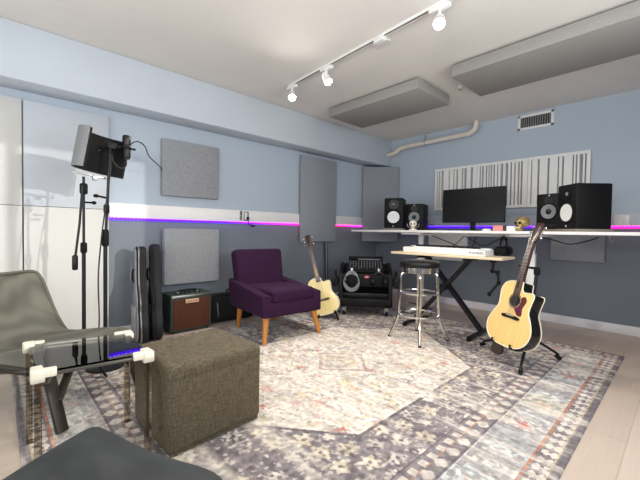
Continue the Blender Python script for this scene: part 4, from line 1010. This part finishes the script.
# ------------------------------------------------------------------ microphone stands
MX, MY = -3.05, .615
t = thing('microphone_stand', 'black microphone stand carrying the microphone, right of the other stand', 'microphone stand', (MX, MY, RZ0))
b = MB(); b.lathe([(.13, 0), (.13, .012), (.11, .022), (.03, .03), (.02, .05)], n=28); obj('base', b, 'black_metal', t)
b = MB(); b.tube([(0, 0, .03), (0, 0, .98)], .014, 10); obj('lower_tube', b, 'black_metal', t)
b = MB(); b.tube([(0, 0, .95), (.0, .015, 1.30), (0, .03, 1.66)], .010, 10); obj('upper_tube', b, 'black_metal', t)
b = MB(); b.lathe([(.018, 0), (.024, .01), (.024, .11), (.018, .13)], T((0, 0, .93)), 14); obj('clutch', b, 'rubber', t); b = MB(); b.lathe([(.014, 0), (.02, .01), (.02, .06), (.014, .07)], T((0, .008, 1.18)), 14); obj('clutch', b, 'rubber', t); b = MB(); b.tube([(0, .008, 1.30), (-.0, -.05, 1.31)], .008, 8); b.ell((0, -.06, 1.31), (.014, .02, .014), n=10); obj('clutch', b, 'rubber', t)
b = MB(); b.tube([(0, .03, 1.64), (0, .03, 1.69), (0, .07, 1.705)], .013, 8); b.box((0, .04, 1.70), (.04, .06, .05), bev=.008); b.torus((0, .145, 1.70), .038, .006); b.tube([(0, .06, 1.70), (0, .11, 1.70)], .01, 8); obj('shock_mount', b, 'black', t)
t = thing('condenser_microphone', 'large black condenser microphone on the right stand', 'microphone', (MX, MY+.145, RZ0+1.70), 0)
b = MB(); b.lathe([(.0, -.085), (.022, -.085), (.029, -.07), (.029, .015), (.026, .02)], n=20); obj('body', b, 'black_metal', t)
b = MB(); b.lathe([(.027, .02), (.030, .028), (.030, .085), (.025, .098), (.01, .103), (0, .103)], n=20); obj('grille', b, 'vinyl', t)
b = MB(); b.tube([(0, .03, .0), (0, .05, .0)], .008, 8); b.ell((0, .056, 0), (.01, .012, .01), n=10); obj('thumbscrew', b, 'black', t)
b = MB(); b.tube(spline([(MX, MY+.145, RZ0+1.61), (MX+.0, MY+.14, 1.57), (MX, MY+.10, 1.55), (MX, MY+.055, 1.59), (MX, MY+.04, 1.64), (MX+.01, MY+.03, 1.5), (MX+.015, MY+.0, 1.25), (MX+.02, MY-.03, 1.0), (MX+.02, MY-.05, .7), (MX+.03, MY-.05, .3), (MX+.04, MY-.12, .03)], 7), .005, 6)
tag(obj('microphone_cable', b, 'cable'), 'black microphone cable hanging down along the right stand', 'cable')
b = MB(); b.tube(spline([(MX, MY+.15, 1.70), (MX-.05, MY+.20, 1.77), (MX-.1, MY+.26, 1.80), (MX-.2, MY+.34, 1.79), (MX-.35, MY+.42, 1.74), (MX-.6, MY+.6, 1.70), (XW+.03, MY+.67, 1.70)], 7), .005, 6)
tag(obj('arched_cable', b, 'cable'), 'black cable arching from the microphone to the upper square panel', 'cable')

SX, SY = -3.10, .485
t = thing('microphone_stand', 'black stand with a drooping boom carrying the curved shield, left of the other stand', 'microphone stand', (SX, SY, RZ0))
for a in (.3, .3+2*PI/3, .3+4*PI/3):
    b = MB(); b.tube([(0, 0, .20), (.30*math.cos(a), .30*math.sin(a), .012)], .010, 8); obj('leg', b, 'black_metal', t)
b = MB(); b.tube([(0, 0, .08), (0, 0, .90)], .013, 10); obj('lower_tube', b, 'black_metal', t)
b = MB(); b.tube([(0, 0, .86), (0, 0, 1.45)], .009, 10); obj('upper_tube', b, 'black_metal', t)
b = MB(); b.lathe([(.016, 0), (.022, .01), (.022, .07), (.016, .08)], T((0, 0, .88)), 14); obj('clutch', b, 'rubber', t); b = MB(); b.tube([(0, 0, 1.26), (.0, .06, 1.26)], .007, 8); b.ell((0, .065, 1.26), (.014, .018, .014), n=10); obj('clutch_knob', b, 'rubber', t); b = MB(); b.lathe([(.02, -.04), (.026, -.03), (.026, .03), (.02, .04)], T((0, 0, 1.36)), 14); obj('clutch', b, 'rubber', t)
b = MB(); b.tube([(.02, -.01, 1.38), (.03, -.03, 1.1), (.04, -.06, .84)], .008, 8); b.lathe([(.014, 0), (.019, .01), (.019, .10), (.012, .11)], T((.04, -.06, .76)), 12); obj('drooping_boom', b, 'black_metal', t)
b = MB(); b.box((.0, .05, 1.465), (.024, .24, .014), rot=(-.12, 0, 0), bev=.003); b.tube([(0, -.05, 1.46), (0.01, -.07, 1.30)], .005, 8); b.tube([(0, .17, 1.45), (0, .17, 1.52)], .006, 8); b.box((0, .07, 1.45), (.05, .03, .04), bev=.004); obj('shield_bracket', b, 'steel', t)

# curved reflection shield, concave towards the microphone
vr = Vector((.197, .980, 0)); vd = Vector((-.980, .197, 0))     # right / away as seen from the room
t = thing('reflection_shield', 'curved black foam microphone shield with a grey perforated wing on the left stand', 'microphone shield', (SX+.01, SY+.045, RZ0+1.65), 0)
plan = spline([(-.015, -.16, 0), (-.055, -.13, 0), (-.085, -.09, 0), (-.095, -.04, 0), (-.07, .03, 0), (.0, .09, 0), (.10, .12, 0), (.20, .12, 0), (.275, .10, 0)], 4)
plan = [p*.86 for p in plan]; hh = .148; tl = math.radians(9)
def shp(p, z, off):
    q = vr*(p[0])+vd*(p[1])
    ax = vd.normalized(); rr = Matrix.Rotation(tl, 3, ax)
    return rr @ Vector((q.x, q.y, z))
def offs(pl, o):
    out = []
    for i, p in enumerate(pl):
        a = pl[max(i-1, 0)]; c = pl[min(i+1, len(pl)-1)]; dd = (c-a).normalized(); out.append(Vector((p.x-dd.y*o, p.y+dd.x*o, 0)))
    return out
def sheet(pl, o0, o1, h0):
    A = offs(pl, o0); B = offs(pl, o1); b = MB(); loop = []
    for p, q in zip(A, B): loop.append([shp(p, -h0, 0), shp(p, h0, 0), shp(q, h0, 0), shp(q, -h0, 0), shp(p, -h0, 0)])
    b.quads(loop); 
    for l in (loop[0], loop[-1]): b.bm.faces.new([b.bm.verts.new(x) for x in l[:4]])
    bmesh.ops.remove_doubles(b.bm, verts=b.bm.verts[:], dist=1e-5)
    return b
obj('outer_shell', sheet(plan, .012, .018, hh), 'alu', t)
obj('outer_shell_back', sheet(plan, .018, .0182, hh), 'alu', t) if False else None
obj('foam_lining', sheet(plan[1:], -.02, .0115, hh-.004), 'foam', t)
b = MB()
for i, z in ((14, .10), (14, -.10), (22, .03), (27, .11)): b.ell(shp(offs(plan, -.021)[min(i, len(plan)-1)], z, 0), (.005, .005, .005), n=8)
for z in (.12, -.12): b.ell(shp(offs(plan, .019)[6], z, 0), (.005, .005, .005), n=8)
obj('rivet', b, 'steel', t)

# ------------------------------------------------------------------ light
sun = bpy.data.lights.new('sun', 'SUN'); sun.energy = 1.5; sun.angle = math.radians(.6); sun.color = (1, .95, .87)
so = bpy.data.objects.new('sun', sun); C.objects.link(so); so.rotation_euler = Vector((-.80, -.31, -.14)).to_track_quat('-Z', 'Y').to_euler(); so.location = (3, 3, 3)
def area(name, loc, dirv, sx, sy, power, col=(1, 1, 1)):
    l = bpy.data.lights.new(name, 'AREA'); l.shape = 'RECTANGLE'; l.size = sx; l.size_y = sy; l.energy = power; l.color = col
    o = bpy.data.objects.new(name, l); C.objects.link(o); o.location = loc; o.rotation_euler = Vector(dirv).to_track_quat('-Z', 'Y').to_euler(); return o
area('window_daylight', (XR-.02, (WY0+WY1)/2, 1.5), (-1, 0, -.05), 1.7, 1.6, 55, (.95, .97, 1))
area('ceiling_fill', (-.2, -.7, 1.7), (-.55, .65, 1), .8, .8, 48, (1, .97, .93))  # added fill aimed at the ceiling, no lamp stands here
area('rear_fill', (-1.6, YF+.05, 1.5), (0, 1, .1), 3.6, 1.9, 62, (.95, .97, 1))  # added soft fill along the solid wall behind the camera
wd = bpy.data.worlds.new('world'); scene.world = wd; wd.use_nodes = True
nt = wd.node_tree; bg = nt.nodes['Background']; sky = nt.nodes.new('ShaderNodeTexSky'); sky.sky_type = 'HOSEK_WILKIE'
nt.links.new(sky.outputs['Color'], bg.inputs['Color']); bg.inputs['Strength'].default_value = 1.0

# ------------------------------------------------------------------ camera
f, yaw, pit, roll = 346.2746, -0.8166875, -0.0252374, 0.015099
F = Vector((math.sin(yaw)*math.cos(pit), math.cos(yaw)*math.cos(pit), math.sin(pit))); Rv = Vector((math.cos(yaw), -math.sin(yaw), 0)); U = Rv.cross(F)
R2 = Rv*math.cos(roll)+U*math.sin(roll); U2 = -Rv*math.sin(roll)+U*math.cos(roll)
cd = bpy.data.cameras.new('camera'); cd.sensor_width = 36; cd.lens = f/640*36; cd.clip_start = .02
co = bpy.data.objects.new('camera', cd); C.objects.link(co)
co.matrix_world = Matrix(((R2.x, U2.x, -F.x, 0), (R2.y, U2.y, -F.y, 0), (R2.z, U2.z, -F.z, 1.08), (0, 0, 0, 1)))
scene.camera = co
scene.view_settings.view_transform = 'Standard'; scene.view_settings.look = 'None'; scene.view_settings.exposure = 0
